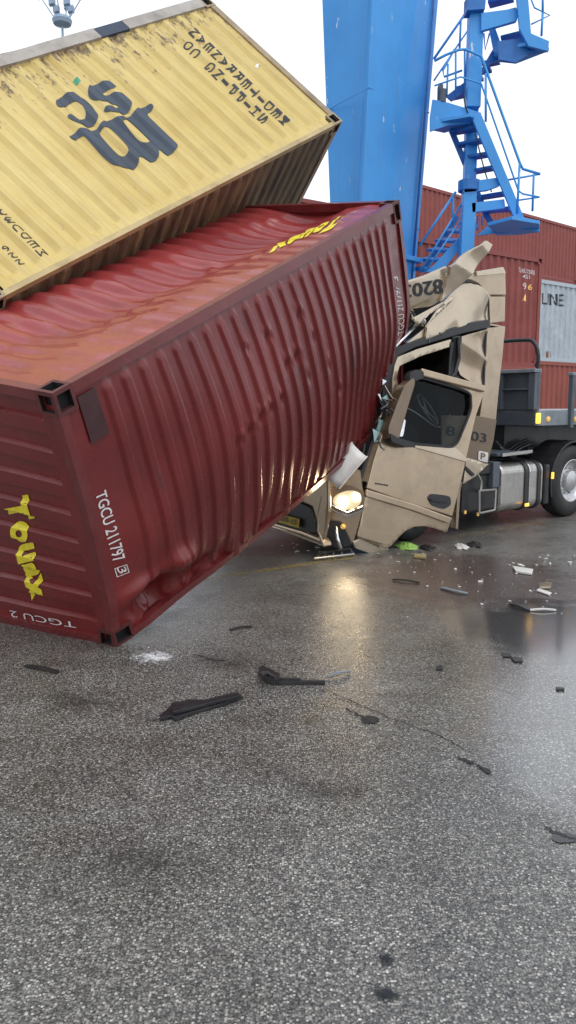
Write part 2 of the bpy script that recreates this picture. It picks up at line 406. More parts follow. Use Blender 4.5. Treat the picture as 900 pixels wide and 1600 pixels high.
# ------------------------------------------------------------------ container builder (parameter space: a length, b width, c depth)
class Hull:
    def __init__(s, c, sizes, warp=None):
        s.c = c; s.L, s.W, s.D = sizes; s.warp = warp
    def __call__(s, a, b, c):
        k = s.c
        def q(cc): return (k[0][0][cc] * (1 - a) + k[1][0][cc] * a) * (1 - b) + (k[0][1][cc] * (1 - a) + k[1][1][cc] * a) * b
        p = q(0) * (1 - c) + q(1) * c
        return p + s.warp(a, b, c) if s.warp else p
FACES = {'c0': (0, 1, lambda s, t, h: (s, t, h)), 'c1': (0, 1, lambda s, t, h: (s, t, 1 - h)),
         'b1': (0, 2, lambda s, t, h: (s, 1 - h, t)), 'b0': (0, 2, lambda s, t, h: (s, h, t)),
         'a0': (1, 2, lambda s, t, h: (h, s, t)), 'a1': (1, 2, lambda s, t, h: (1 - h, s, t))}
surf_base = {}
def face_surface(H, key, hfun, recess=.012):
    i, j, fn = FACES[key]; sz = (H.L, H.W, H.D); k = 3 - i - j; T = sz[k]
    def surf(s, t, lift=0.0): return H(*fn(s, t, (recess - hfun(s, t) - lift) / T))
    surf_base[surf] = lambda s, t, lift=0.0: H(*fn(s, t, (recess + .018 - lift) / T))
    return surf, sz[i], sz[j]
def solve_px(surf, px, py, s=.5, t=.5):
    for _ in range(25):
        x, y = topx(surf(s, t)); e = 1e-3
        xs, ys = topx(surf(s + e, t)); xt, yt = topx(surf(s, t + e))
        a, b, c, d = (xs - x) / e, (xt - x) / e, (ys - y) / e, (yt - y) / e
        det = a * d - b * c
        if abs(det) < 1e-9: break
        rx, ry = px - x, py - y
        ds, dt = (d * rx - b * ry) / det, (a * ry - c * rx) / det
        s += max(-.2, min(.2, ds)); t += max(-.2, min(.2, dt))
    return s, t
def trap_h(n, d, m0=.03, m1=.97):
    """trapezoid corrugation of n periods along s, pressed inwards"""
    def h(s, t):
        if s < m0 or s > m1: return 0.0
        x = ((s - m0) / (m1 - m0) * n) % 1.0
        if x < .28: return 0.0
        if x < .5: return -d * (x - .28) / .22
        if x < .78: return -d
        return -d * (1 - (x - .78) / .22)
    return h
def trap2_h(n, d, m0, m1):
    def h(s, t):
        if s < m0 or s > m1: return 0.0
        x = ((s - m0) / (m1 - m0) * n) % 1.0
        if x < .40: return 0.0
        if x < .48: return -d * (x - .40) / .08
        if x < .92: return -d
        return -d * (1 - (x - .92) / .08)
    return h
def trap2_samples(n, m0, m1): return sorted(set([0.0, m0, m1, 1.0] + [m0 + (m1 - m0) * (i + x) / n for i in range(n) for x in (0, .4, .48, .92)]))
def trap_samples(n, m0=.03, m1=.97, extra=0):
    S = [0.0, m0]
    for i in range(n):
        for x in (0, .28, .5, .78): S.append(m0 + (m1 - m0) * (i + x) / n)
    return sorted(set(S + [m1, 1.0]))
def grid_panel(name, surf, S, T, Ls, Lt, mat, parent, smooth=False):
    V = []; U = []; Fc = []
    for t in T:
        for s in S: V.append(surf(s, t)); U.append((s * Ls, t * Lt))
    n = len(S)
    for j in range(len(T) - 1):
        for i in range(n - 1):
            sm = (S[i] + S[i + 1]) / 2 * Ls; tm = (T[j] + T[j + 1]) / 2 * Lt
            if min(sm, Ls - sm) < .14 and min(tm, Lt - tm) < .14 and len(T) > 4: continue   # the corner castings sit here
            a = j * n + i; Fc.append((a, a + 1, a + n + 1, a + n))
    return mk(name, V, Fc, mat, parent, U, smooth)
def block(H, a0, a1, b0, b1, c0, c1, na=1, nb=1, nc=1):
    """closed box in parameter space (given in metres from each origin), subdivided so that it follows the warp"""
    g = Geo()
    def P(a, b, c): return H(a / H.L, b / H.W, c / H.D)
    def side(f, n1, n2):
        base = len(g.v)
        for j in range(n2 + 1):
            for i in range(n1 + 1): g.v.append(f(i / n1, j / n2))
        for j in range(n2):
            for i in range(n1): k = base + j * (n1 + 1) + i; g.f.append((k, k + 1, k + n1 + 2, k + n1 + 1))
    la, lb, lc = a1 - a0, b1 - b0, c1 - c0
    side(lambda x, y: P(a0 + la * x, b0 + lb * y, c0), na, nb); side(lambda x, y: P(a0 + la * x, b0 + lb * y, c1), na, nb)
    side(lambda x, y: P(a0 + la * x, b0, c0 + lc * y), na, nc); side(lambda x, y: P(a0 + la * x, b1, c0 + lc * y), na, nc)
    side(lambda x, y: P(a0, b0 + lb * x, c0 + lc * y), nb, nc); side(lambda x, y: P(a1, b0 + lb * x, c0 + lc * y), nb, nc)
    bm = bmesh.new(); bv = [bm.verts.new(v) for v in g.v]
    for q in g.f: bm.faces.new([bv[i] for i in q])
    bmesh.ops.remove_doubles(bm, verts=bm.verts, dist=1e-4); bmesh.ops.recalc_face_normals(bm, faces=bm.faces)
    bm.verts.index_update(); g2 = Geo(); g2.v = [v.co.copy() for v in bm.verts]; g2.f = [tuple(v.index for v in f.verts) for f in bm.faces]; bm.free()
    return g2
def rails(H, parent, mat, w=.10, e=.006, n=12, mats=None, names=None, skip=()):
    L, W, D = H.L, H.W, H.D; cs = .165
    for b in (0, 1):
        for c in (0, 1):
            nm = 'rail'; mt = (mats or {}).get(('a', b, c), mat)
            if ('a', b, c) in skip: continue
            b0, b1 = (-e, w) if b == 0 else (W - w, W + e); c0, c1 = (-e, w) if c == 0 else (D - w, D + e)
            g = block(H, cs, L - cs, b0, b1, c0, c1, n, 1, 1); g.out(nm, mt, parent)
    for a in (0, 1):
        for c in (0, 1):
            mt = (mats or {}).get(('b', a, c), mat)
            a0, a1 = (-e, w) if a == 0 else (L - w, L + e); c0, c1 = (-e, w) if c == 0 else (D - w, D + e)
            block(H, a0, a1, cs, W - cs, c0, c1, 1, n, 1).out('end_rail', mt, parent)
        for b in (0, 1):
            mt = (mats or {}).get(('c', a, b), mat)
            a0, a1 = (-e, w) if a == 0 else (L - w, L + e); b0, b1 = (-e, w) if b == 0 else (W - w, W + e)
            block(H, a0, a1, b0, b1, cs, D - cs, 1, 1, n).out('corner_post', mt, parent)
def casting(H, a, b, c, parent, mat, e=.012, s=.165, holes=True):
    a0 = -e if a == 0 else H.L - s; b0 = -e if b == 0 else H.W - s; c0 = -e if c == 0 else H.D - s
    ln = s + e
    g = block(H, a0, a0 + ln, b0, b0 + ln, c0, c0 + ln)
    o = g.out('corner_casting', mat, parent)
    if not holes: return o
    bm = bmesh.new(); bm.from_mesh(o.data); bm.faces.ensure_lookup_table()
    ctr = sum((v.co for v in bm.verts), Vector()) / 8
    hc = H(.5, .5, .5)
    outer = [f for f in bm.faces if f.normal.dot(ctr - hc) > 0 and f.normal.dot((ctr - hc).normalized()) > .15]
    for f in outer:
        r = bmesh.ops.inset_individual(bm, faces=[f], thickness=.042)
    fs = [f for f in bm.faces if f in outer]
    for f in outer:
        n = f.normal.copy(); r = bmesh.ops.extrude_face_region(bm, geom=[f])
        nv = [x for x in r['geom'] if isinstance(x, bmesh.types.BMVert)]
        nf = [x for x in r['geom'] if isinstance(x, bmesh.types.BMFace)]
        bmesh.ops.translate(bm, verts=nv, vec=-n * .045)
        if f.is_valid: bmesh.ops.delete(bm, geom=[f], context='FACES_ONLY')
        for q in nf: q.material_index = 1
        for x in nv:
            for q in x.link_faces: q.material_index = 1
    bm.to_mesh(o.data); bm.free(); o.data.materials.append(M['hole']); return o
def corners(d):
    return [[[d[(a, b, c)] for c in (0, 1)] for b in (0, 1)] for a in (0, 1)]
def lin(n): return [i / n for i in range(n + 1)]

# ------------------------------------------------------------------ ground
ground = mk('ground', [(-300, -60, 0), (300, -60, 0), (300, 500, 0), (-300, 500, 0)], [(0, 1, 2, 3)], asphalt()); tag(ground, kind='structure')

# ------------------------------------------------------------------ crushed red container (lies on its side, roof towards us)
def rb(px, py, d): return dep(px, py, d)
P1 = gnd(181, 1010); P2 = rb(82, 616, 4.91); P3 = rb(622, 315, 8.71); P4 = rb(630, 636, 11.2)
P7 = gnd(-105, 950); P5 = Vector((-3.45, 6.17, 2.30)); P6 = Vector((-.72, 10.27, 4.43)); P8 = Vector((-.6, 12.4, 2.5))
rn = (P2 - P5).normalized(); rdn = (P1 - P2).normalized()
def rwarp(a, b, c):
    g = sstep(-.05, .35, a) * (1 - .6 * sstep(.6, 1.0, a))
    k = (1 - c)
    bb = min(1, max(0, b)); o = rn * (k * k * (.05 + .19 * g) * (sin(pi * bb) * (1 - sstep(.6, 1, a)) + sin(pi * bb ** .8) * sstep(.22, .6, bb) * sstep(.6, 1, a)))
    sag = .11 * sin(pi * min(1, max(0, a))) * max(0, 1 - b) ** 2 * k
    o += rdn * sag
    # end wall and side slump
    o += rdn * (-.05 * sin(pi * b) * sin(pi * min(1, max(0, c))) * (1 - a))
    if b < .3 and a < .3:      # crumpled lower corner
        f = (1 - b / .3) * (1 - a / .3) * k
        o += Vector((noise.noise(Vector((a * 9, b * 7, c * 5))), noise.noise(Vector((a * 8 + 9, b * 7, c * 5))), 0)) * .05 * f
    return o
HR = Hull(corners({(0, 0, 0): P1, (1, 0, 0): P4, (0, 1, 0): P2, (1, 1, 0): P3, (0, 0, 1): P7, (1, 0, 1): P8, (0, 1, 1): P5, (1, 1, 1): P6}), (5.45, 2.2, 2.33), rwarp)
base = Vector((P1.x, P1.y, 0))
RC = empty('shipping_container', base, 'crushed dark red container fallen on its side, one corner resting on the asphalt', 'container', 'fallen shipping containers')
NRIB = 25; R0, R1_ = .085, .925
dents = []
def roof_h(s, t):
    x = (s - R0) / (R1_ - R0) * (NRIB - 1); i = max(0, min(NRIB - 1, round(x)))
    cx = R0 + (R1_ - R0) * i / (NRIB - 1); pit = (R1_ - R0) / (NRIB - 1) * 5.45
    ds = (s - cx) * 5.45; y = t * 2.2
    lo, hi = .13, 2.2 - .15; dy = 0 if lo < y < hi else (lo - y if y < lo else y - hi)
    r = sqrt(ds * ds + dy * dy); h = .024 * (1 - sstep(pit * .18, pit * .27, r))
    # wavy pulled folds towards the bottom rail
    k = sstep(.42, .05, t)
    k2 = max(0, 1 - t / .34)
    h += .045 * k2 * noise.noise(Vector((s * 26, t * 3.0, 1.3))) * sstep(.03, .1, s) * (1 - sstep(.55, .8, s)) * 1.6
    h += .035 * noise.noise(Vector((s * 5, t * 3, 4.0)))* sin(pi*t)
    # crush near the ground corner
    def ga(cs, ct, rs, rt, A): return A * exp(-(((s - cs) / rs) ** 2 + ((t - ct) / rt) ** 2))
    h += ga(.085, .10, .035, .07, -.17) + ga(.06, .19, .04, .035, .06) + ga(.135, .19, .03, .05, .10) + ga(.19, .07, .05, .05, -.08)
    h += .03 * noise.noise(Vector((s * 40, t * 16, 7))) * max(0, 1 - t / .3) * max(0, 1 - s / .3)
    # crease rows where the ribs were bent over
    for (cs, ct) in dents:
        if abs(s - cs) < .03 and abs(t - ct) < .06: h += ga(cs, ct, .008, .02, -.014) + ga(cs, ct + .03, .008, .018, .010)
    return h
rsurf, la, lb = face_surface(HR, 'c0', roof_h, .012)
base_surf, _, _ = face_surface(HR, 'c0', lambda s, t: 0.0, .0)
for (x, y) in ((470, 493), (421, 527), (387, 547), (493, 529), (468, 557), (453, 570), (516, 572), (485, 589), (442, 625), (425, 640), (410, 651), (393, 672), (530, 610), (376, 690)):
    s_, t_ = solve_px(base_surf, x, y); dents.append((s_, t_))
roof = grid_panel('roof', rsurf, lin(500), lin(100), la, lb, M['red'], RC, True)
# side wall now on top: corrugations pulled flat next to the roof rail
hs0 = trap_h(20, .034, .03, .98)
def side_h(s, t):
    k = sstep(.12, .6, t)
    h = hs0(s, t) * (.12 + .88 * k)
    h += .07 * noise.noise(Vector((s * 4, t * 2.5, 2))) * sin(pi * min(1, t)) + .02 * max(0, 1 - 5 * abs(noise.noise(Vector((s * 5, t * 4, 5))))) * sin(pi * min(1, t))
    h -= .10 * exp(-((t - .45) / .2) ** 2) * sstep(.0, .3, s)
    return h
ssurf, sa, sb = face_surface(HR, 'b1', side_h)
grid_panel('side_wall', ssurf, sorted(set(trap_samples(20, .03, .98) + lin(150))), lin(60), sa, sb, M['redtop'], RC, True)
s2, a_, b_ = face_surface(HR, 'b0', trap_h(20, .03)); grid_panel('side_wall', s2, trap_samples(20), lin(6), a_, b_, M['red'], RC)
eh = trap2_h(8, .032, .045, .965)
# end wall: outward ribs stop short of the posts
def end_h(s, t):
    k = sstep(.085, .095, t) * (1 - sstep(.93, .94, t))
    return (eh(s, t)) * k + .012 * noise.noise(Vector((s * 4, t * 3, 8)))
esurf, ea, eb = face_surface(HR, 'a0', end_h, .02)
grid_panel('end_wall', esurf, trap2_samples(8, .045, .965), sorted(set(lin(40) + [.085, .09, .095, .93, .935, .94])), ea, eb, M['red'], RC)
s3, a_, b_ = face_surface(HR, 'a1', lambda s, t: 0, .03); grid_panel('door', s3, lin(6), lin(6), a_, b_, M['red'], RC)
s4, a_, b_ = face_surface(HR, 'c1', lambda s, t: 0, .05); grid_panel('floor_panel', s4, lin(10), lin(4), a_, b_, M['steel'], RC)
rails(HR, RC, M['redrail'], w=.065, e=.01, n=30)
for a in (0, 1):
    for b in (0, 1):
        for c in (0, 1): casting(HR, a, b, c, RC, M['casting'])
# reinforcing plate by the upper near corner
def plate_surf(s, t): return rsurf(s, t, .012)
grid_panel('corner_plate', lambda s, t: HR(s, t, (.0) / HR.D), [.034, .05, .065], [.80, .86, .92, .955], la, lb, paint('rubbed_black_plate', (.055, .014, .016, 1), .35, damt=.6), RC)
def px_text(name, vf, surf, quad, mat, parent, cx=40, cy=10, lift=.005, guess=(.5, .5)):
    bs = surf_base.get(surf, surf); st = [solve_px(bs, x, y, *guess) for x, y in quad]
    return apply2d(name, vf, quadfn(*st, lambda s, t: surf(s, t, lift)), mat, parent, cx, cy)
# numbers on the roof
px_text('lettering', text2d('TGCU 211797', .012), rsurf, [(146, 771), (172, 880), (190, 870), (163, 764)], M['wtext'], RC, 40, 8)
px_text('lettering', text2d('3', .01), rsurf, [(177, 887), (182, 896), (194, 891), (190, 883)], M['wtext'], RC, 3, 3)
def frame2d(b=.1): return poly2d([[(0, 0), (1, 0), (1, 1), (0, 1)], [(b, b), (1 - b, b), (1 - b, 1 - b), (b, 1 - b)]])
px_text('check_digit_frame', frame2d(.07), rsurf, [(174, 887), (178, 901), (197, 893), (193, 880)], M['wtext'], RC, 6, 6)
px_text('lettering', text2d('TGCU 211797', .006), rsurf, [(627, 521), (621, 447), (612, 447), (617, 524)], M['wtext'], RC, 30, 8, guess=(.9, .6))
px_text('lettering', text2d('3', .01), rsurf, [(620, 439), (619, 431), (612, 432), (613, 440)], M['wtext'], RC, 3, 3, guess=(.9, .6))
# brand lettering, traced
px_text('lettering', text2d('Touax', .05, .0, 1.1), esurf, [(5, 780), (47, 940), (80, 930), (43, 773)], M['ytext'], RC, 150, 6, .005, (.5, .2))
px_text('lettering', text2d('TGCU 2', .0), esurf, [(120, 970), (18, 951), (20, 961), (122, 979)], M['wtext'], RC, 20, 10, guess=(.1, .2))
# same lettering on the upper side wall
px_text('lettering', text2d('Touax', .05, .0, 1.1), ssurf, [(545, 333), (432, 378), (412, 407), (522, 360)], M['ytext'], RC, 70, 12, .006, (.8, .2))

# ------------------------------------------------------------------ yellow container leaning upside down on the red one
KY = .95
yc = {'Q3': (-2.741, 7.277, .946), 'Q1': (.736, 11.26, 3.907), 'Q4': (-4.621, 7.617, 2.695), 'Q2': (-1.144, 11.6, 5.657),
      'R3': (-3.667, 9.088, -.402), 'R1': (-.191, 13.071, 2.56), 'R4': (-5.547, 9.428, 1.347), 'R2': (-2.07, 13.411, 4.309)}
yc = {k: CAM + Vector(v) * KY for k, v in yc.items()}
HY = Hull(corners({(0, 0, 0): yc['Q3'], (1, 0, 0): yc['Q1'], (0, 1, 0): yc['Q4'], (1, 1, 0): yc['Q2'], (0, 0, 1): yc['R3'], (1, 0, 1): yc['R1'], (0, 1, 1): yc['R4'], (1, 1, 1): yc['R2']}),
          (5.76, 2.46, 2.32), lambda a, b, c: Vector((0, 0, 1)) * (.05 * noise.noise(Vector((a * 7, b, c))) * sstep(.9, 1, b) * (1 - sstep(.3, .6, a))))
YC = empty('shipping_container', yc['R3'], 'faded yellow container tilted upside down on top of the crushed dark red one', 'container', 'fallen shipping containers')
yh0 = trap_h(20, .036, .035, .965)
yh = lambda s, t: yh0(s, t) * (sstep(.055, .075, t) * (1 - sstep(.935, .95, t))) + .008 * noise.noise(Vector((s * 9, t * 5, 3)))
ysurf, ya, yb = face_surface(HY, 'c0', yh)
grid_panel('side_wall', ysurf, trap_samples(20, .035, .965), sorted(set(lin(30) + [.055, .065, .075, .935, .95])), ya, yb, M['yellow'], YC)
def yroof_h(s, t):
    n = 26; x = (s - .05) / .9 * (n - 1); i = max(0, min(n - 1, round(x))); ds = (s - .05 - .9 * i / (n - 1)) * 5.76; pit = .9 * 5.76 / (n - 1)
    y = t * 2.32; dy = 0 if .1 < y < 2.2 else (.1 - y if y < .1 else y - 2.2)
    return .028 * (1 - sstep(pit * .2, pit * .36, sqrt(ds * ds + dy * dy)))
yr, a_, b_ = face_surface(HY, 'b0', yroof_h)
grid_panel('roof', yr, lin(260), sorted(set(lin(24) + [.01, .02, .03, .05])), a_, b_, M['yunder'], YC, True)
for key, nm in (('b1', 'floor_panel'), ('c1', 'side_wall'), ('a0', 'end_wall'), ('a1', 'door')):
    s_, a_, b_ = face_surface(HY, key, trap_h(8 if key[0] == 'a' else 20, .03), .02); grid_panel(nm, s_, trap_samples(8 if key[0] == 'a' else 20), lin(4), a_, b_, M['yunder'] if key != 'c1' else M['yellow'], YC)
rails(HY, YC, M['ypost'], w=.09, e=.008, n=24, mats={('a', 1, 0): M['yrail'], ('a', 0, 0): M['ypost']}, skip=(('a', 1, 0), ('a', 0, 0)))
block(HY, .165, 5.6, -.008, .05, -.008, .06, 24, 1, 1).out('rail', paint('yellow_top_rail', (.50, .38, .18, 1), .5, dirt=(.12, .08, .05, 1), damt=.6), YC)
# bottom rail with fork pocket
fp = [solve_px(lambda s, t: HY(s, t, 0), x, y, .6, .97)[0] * HY.L for x, y in ((147, 48), (186, 30))]
for a0, a1 in ((.165, fp[0]), (fp[1], 5.6)): block(HY, a0, a1, 2.46 - .14, 2.47, -.012, .09, 24, 1, 1).out('rail', M['yrail'], YC)
block(HY, fp[0], fp[1], 2.46 - .14, 2.467, -.008, .09, 2, 1, 1).out('fork_pocket', simple('pocket_blue_black', (.03, .045, .08, 1), .6), YC)  # solid dark block; its colour stands in for the pocket's inner shade
for a in (0, 1):
    for b in (0, 1):
        for c in (0, 1): casting(HY, a, b, c, YC, M['ypost'])
# logo, traced
def chaikin(L_, n=2):
    for _ in range(n):
        Q = []
        for i in range(len(L_)):
            a, b = L_[i], L_[(i + 1) % len(L_)]; Q += [(a[0] * .78 + b[0] * .22, a[1] * .78 + b[1] * .22), (a[0] * .22 + b[0] * .78, a[1] * .22 + b[1] * .78)]
        L_ = Q
    return L_
def trace(loops, ox, oy, k, surf, guess): return [[solve_px(surf, ox + x / k, oy + y / k, *guess) for x, y in chaikin(L_)] for L_ in loops]
ybase = lambda s, t: HY(s, t, .03 / HY.D)
C_ = [(98, 235), (118, 198), (165, 176), (215, 176), (275, 203), (325, 252), (352, 305), (340, 348), (300, 368), (245, 358), (195, 338), (165, 318), (182, 300), (235, 322), (275, 318), (278, 290), (255, 250), (215, 226), (178, 228), (162, 250), (142, 264), (112, 262)]
S_ = [(287, 165), (296, 132), (345, 112), (410, 108), (462, 130), (440, 155), (395, 155), (375, 168), (390, 182), (440, 172), (495, 180), (540, 215), (548, 250), (525, 285), (480, 294), (430, 288), (378, 276), (398, 250), (450, 258), (474, 245), (455, 230), (380, 228), (325, 214), (295, 192)]
M_ = [(172, 428), (240, 382), (262, 384), (300, 392), (345, 378), (372, 346), (420, 322), (470, 316), (525, 310), (562, 284), (590, 256), (662, 240), (674, 268), (628, 290), (700, 366), (775, 442), (824, 494), (770, 530), (740, 538), (700, 505), (706, 545), (680, 570), (640, 572), (585, 545), (588, 580), (565, 610), (540, 624), (490, 614), (430, 588), (370, 535), (300, 460), (255, 414), (206, 452)]
s1_ = [(352, 402), (380, 378), (408, 378), (470, 435), (522, 490), (528, 518), (508, 536), (478, 534), (430, 490)]
s2_ = [(488, 340), (515, 332), (545, 345), (600, 395), (648, 448), (650, 466), (625, 472), (590, 455), (535, 398)]
for lp in ([C_], [S_], [M_, s1_, s2_]):
    apply2d('lettering', poly2d(trace(lp, 60, 100, 3.75, ybase, (.55, .6))), lambda s, t: ysurf(s, t, .008), M['logo'], YC, 170, 4)
def ystack(s, quad, mat, bold=.02, cy=26):
    # quad: top-left, top-right, bottom-right, bottom-left of the column as read
    tl, tr, br, bl = [solve_px(ybase, x, y, .8, .5) for x, y in quad]
    return apply2d('lettering', stack2d(s, bold), quadfn(bl, br, tr, tl, lambda a, b: ysurf(a, b, .005)), mat, YC, 8, cy)
ystack('MEDITERRANEAN', [(453, 190), (442, 196), (291, 47), (301, 43)], M['btext'])
ystack('SHIPPING CO', [(420, 186), (408, 193), (281, 67), (293, 63)], M['btext'])
ystack('MEDU323', [(76, 398), (63, 403), (-24, 315), (-12, 308)], M['btext'], .0, 16)
ystack('226', [(40, 412), (30, 418), (-2, 386), (8, 380)], M['btext'], .0, 8)
px_text('sticker', poly2d([[(0, 0), (1, 0), (1, 1), (0, 1)]]), ysurf, [(397, 107), (401, 98), (406, 99), (402, 108)], M['white'], YC, 2, 2, guess=(.9, .7))
px_text('sticker', poly2d([[(0, 0), (1, 0), (1, 1), (0, 1)]]), ysurf, [(114, 127), (120, 133), (126, 129), (120, 122)], simple('green_sticker', (.05, .30, .18, 1), .5), YC, 2, 2, guess=(.5, .8))

# ------------------------------------------------------------------ blue gantry crane with stair tower
BY = 1.0
leg_t = [wy(503, 0, 15.6), wy(582, 0, 14.5), wy(685, 0, 15.7)]
leg_b = [wy(515, 310, 15.6), wy(567, 310, 14.5), wy(659, 310, 15.7)]
def ext(i, z):
    a, b = leg_b[i], leg_t[i]; k = (z - a.z) / (b.z - a.z); return a + (b - a) * k
GC = empty('gantry_crane', (1.9, 15.6, 0), 'tall blue crane leg with an outside staircase rising behind the crashed truck', 'crane')
g = Geo(); lo, hi = [ext(i, 0) for i in range(3)], [ext(i, 16) for i in range(3)]
lo.append(lo[0] + lo[2] - lo[1]); hi.append(hi[0] + hi[2] - hi[1])
g.box8([lo[0], lo[1], lo[2], lo[3], hi[0], hi[1], hi[2], hi[3]]); g.out('leg', M['blue'], GC, bev=.02)
zf = wy(640, 400, 15).z
g = Geo(); q = [ext(i, zf) for i in range(3)]; q.append(q[0] + q[2] - q[1]); cc = sum(q, Vector()) / 4
q = [cc + (p - cc) * 1.16 for p in q]
g.box8(q + [p + Vector((0, 0, .09)) for p in q]); g.out('flange', M['blue'], GC, bev=.01)
nR = (leg_b[2] - leg_b[1]).cross(leg_t[1] - leg_b[1]).normalized(); nR = nR if nR.y < 0 else -nR
nL = (leg_b[0] - leg_b[1]).cross(leg_t[1] - leg_b[1]).normalized(); nL = nL if nL.y < 0 else -nL
def LP(px, py, off=.0): return onpl(px, py, ext(1, 5), nR) + nR * off
g = Geo()
g.tube(smooth_path([LP(592, 312, .02), LP(594, 275, .02), LP(597, 250, .02), (LP(604, 240, .02)), LP(614, 237, .02), LP(622, 243, .02)], 5), .02, 6)
g.out('weld_bead', M['blue'], GC)
for zz_ in (3.2, 5.35, 7.5, 9.65):
    a, b, c = (ext(i, zz_) for i in range(3)); g = Geo(); g.tube([a + nL * .004, b + (nL + nR) * .004, c + nR * .004], .012, 6); g.out('weld_bead', M['blue'], GC)
g = Geo(); g.tube(smooth_path([LP(624, 290, .02), LP(632, 291, .02), LP(633, 300, .02), LP(628, 309, .02)], 5), .016, 6); g.out('weld_bead', M['blue'], GC)
for (x, y) in ((622, 246), (601, 267), (600, 293), (596, 310), (635, 275), (637, 300), (622, 300)):
    g = Geo(); p = LP(x, y); g.lathe(p, nR, [(0.001, .03), (.022, .03), (.026, 0)], 10); g.out('bolt', M['bluedark'], GC)
g = Geo(); A_, B_ = ext(1, 4.2), ext(2, 4.2); A2, B2 = ext(1, 12), ext(2, 12)
p0, p1 = A_.lerp(B_, .9) + nR * .05, A2.lerp(B2, .9) + nR * .05; g.tube([p0, p1], .022, 8); g.out('conduit', M['bluedark'], GC, smooth=True)
for k in range(8):
    p = p0.lerp(p1, (k + .5) / 8); g = Geo(); g.beam(p - Vector((0, 0, .03)), p + Vector((0, 0, .03)), .09, .07); g.out('pipe_clamp', M['bluedark'], GC)
# stair tower
def Bm(name, a, b, wd, ht, mat='blue'):
    g = Geo(); g.beam(a, b, wd, ht); return g.out(name, M[mat], GC, bev=.006)
# main post in lengths
post = [wy(744, -40, 15.0), wy(738, 170, 15.0), wy(734, 290, 15.0), wy(729, 405, 15.0)]
g = Geo(); g.beam(post[1], wy(746, -60, 15.0), .25, .25, (0, 1, 0)); g.out('stair_post', M['blue'], GC, bev=.01)
g = Geo(); g.beam(wy(737, 172, 15.25), wy(733, 292, 15.25), .22, .2, (0, 1, 0)); g.out('stair_post', M['blue'], GC, bev=.01)
g = Geo(); pb = wy(729, 405, 14.9); g.beam(wy(733, 296, 14.9), Vector((pb.x - .1, pb.y, .0)), .24, .24, (0, 1, 0)); g.out('stair_post', M['blue'], GC, bev=.01)
g = Geo(); g.tube([wy(733, 283, 14.9), wy(732.5, 299, 14.9)], .2, 14); g.out('post_cap', M['bluedark'], GC)
U = Vector((.77, .64, 0)); V_ = Vector((-.64, .77, 0))
def landing(name, corners_px, Ys, th):
    """horizontal plate from four picture points of its lower edge at given distances"""
    top = [wy(x, y, Y) for (x, y), Y in zip(corners_px, Ys)]
    z = sum(p.z for p in top) / len(top); g = Geo(); g.prism([Vector((p.x, p.y, z)) for p in top], (0, 0, th)); return g.out(name, M['blue'], GC, bev=.006)
def zrect(xa, ya, Ya, xb, Yb, depth, th, name='landing', mat='blue'):
    """plate whose near edge runs from (xa,ya)@Ya to column xb @Yb at one height, going back by depth"""
    A = wy(xa, ya, Ya); r = ray(xb, ya); B = Vector(((xb - 450) / F_PX * (Yb * cos(PITCH) - (A.z - CAMH) * sin(PITCH)), Yb, A.z))
    d = V_ * depth; g = Geo(); g.prism([A, B, B + d, A + d], (0, 0, th)); return g.out(name, M[mat], GC, bev=.006)
# landing at the foot of the main flight, and the one beside the leg, and the top one
def plate(name, pts, d, mat='blue'):
    g = Geo(); g.prism(pts, d); return g.out(name, M[mat], GC, bev=.004)
def hplate(L_, ref, Y, th=.06, mat='blue'):
    z = wy(ref[0], ref[1], Y).z; return plate('landing', [gnd(x, y, z) for x, y in L_], (0, 0, th), mat)
def PP(L_, Y, d=(0, .05, 0), name='stringer', mat='blue'):
    """upright steel plate cut to an outline, standing at distance Y"""
    return plate(name, [wy(x, y, Y) for x, y in L_], d, mat)
PP([(735, 178), (752, 178), (757, 190), (819, 340), (844, 345), (843, 362), (812, 358), (806, 346)], 14.7, (0, .06, 0))
PP([(702, 205), (711, 205), (765, 335), (776, 352), (768, 354), (757, 338)], 15.3, (0, .05, 0), mat='bluedark')
PP([(672, 183), (676, 155), (700, 160), (752, 176), (752, 190), (700, 196), (672, 205)], 14.85, (0, .05, 0), 'fascia')
PP([(745, 368), (776, 364), (843, 362), (843, 349), (812, 345), (790, 352), (760, 354)], 15.0, (0, .05, 0), 'fascia')
hplate([(776, 368), (762, 353), (800, 343), (843, 350), (843, 363), (812, 367)], (843, 363), 15.0)
hplate([(671, 203), (694, 208), (752, 192), (735, 182), (690, 190)], (752, 192), 14.9)
hplate([(778, 97), (806, 100), (858, 80), (828, 70), (790, 78), (772, 88)], (858, 80), 15.0)
# treads of the main flight
for (x0, y0, x1, y1) in ((703, 206, 747, 199), (716, 226, 755, 218), (725, 247, 763, 240), (737, 268, 768, 262), (752, 308, 789, 302), (757, 330, 795, 326)):
    a = wy(x0, y0, 15.2); b = wy(x1, y1, 14.8); g = Geo()
    g.prism([a, b, b + Vector((.10, .22, 0)), a + Vector((.10, .22, 0))], (0, 0, .045)); g.out('tread', M['bluedark'], GC)
PP([(722, 285), (779, 277), (781, 290), (762, 297), (724, 301)], 14.78, (0, .1, 0), 'bracket_beam'); PP([(737, 317), (788, 311), (790, 325), (738, 332)], 14.78, (0, .1, 0), 'bracket_beam')
# lower flight going down behind the truck
PP([(741, 345), (748, 352), (690, 425), (660, 425), (672, 420)], 15.1, (0, .05, 0)); PP([(712, 335), (718, 340), (664, 425), (655, 425)], 15.9, (0, .05, 0), mat='bluedark')
for k in range(5):
    x = 735 - 13 * k; y = 362 + 15 * k; a = wy(x - 28, y - 2, 15.7); b = wy(x, y, 15.15); g = Geo(); g.prism([a, b, b + Vector((-.15, .2, 0)), a + Vector((-.15, .2, 0))], (0, 0, .05)); g.out('tread', M['bluedark'], GC)
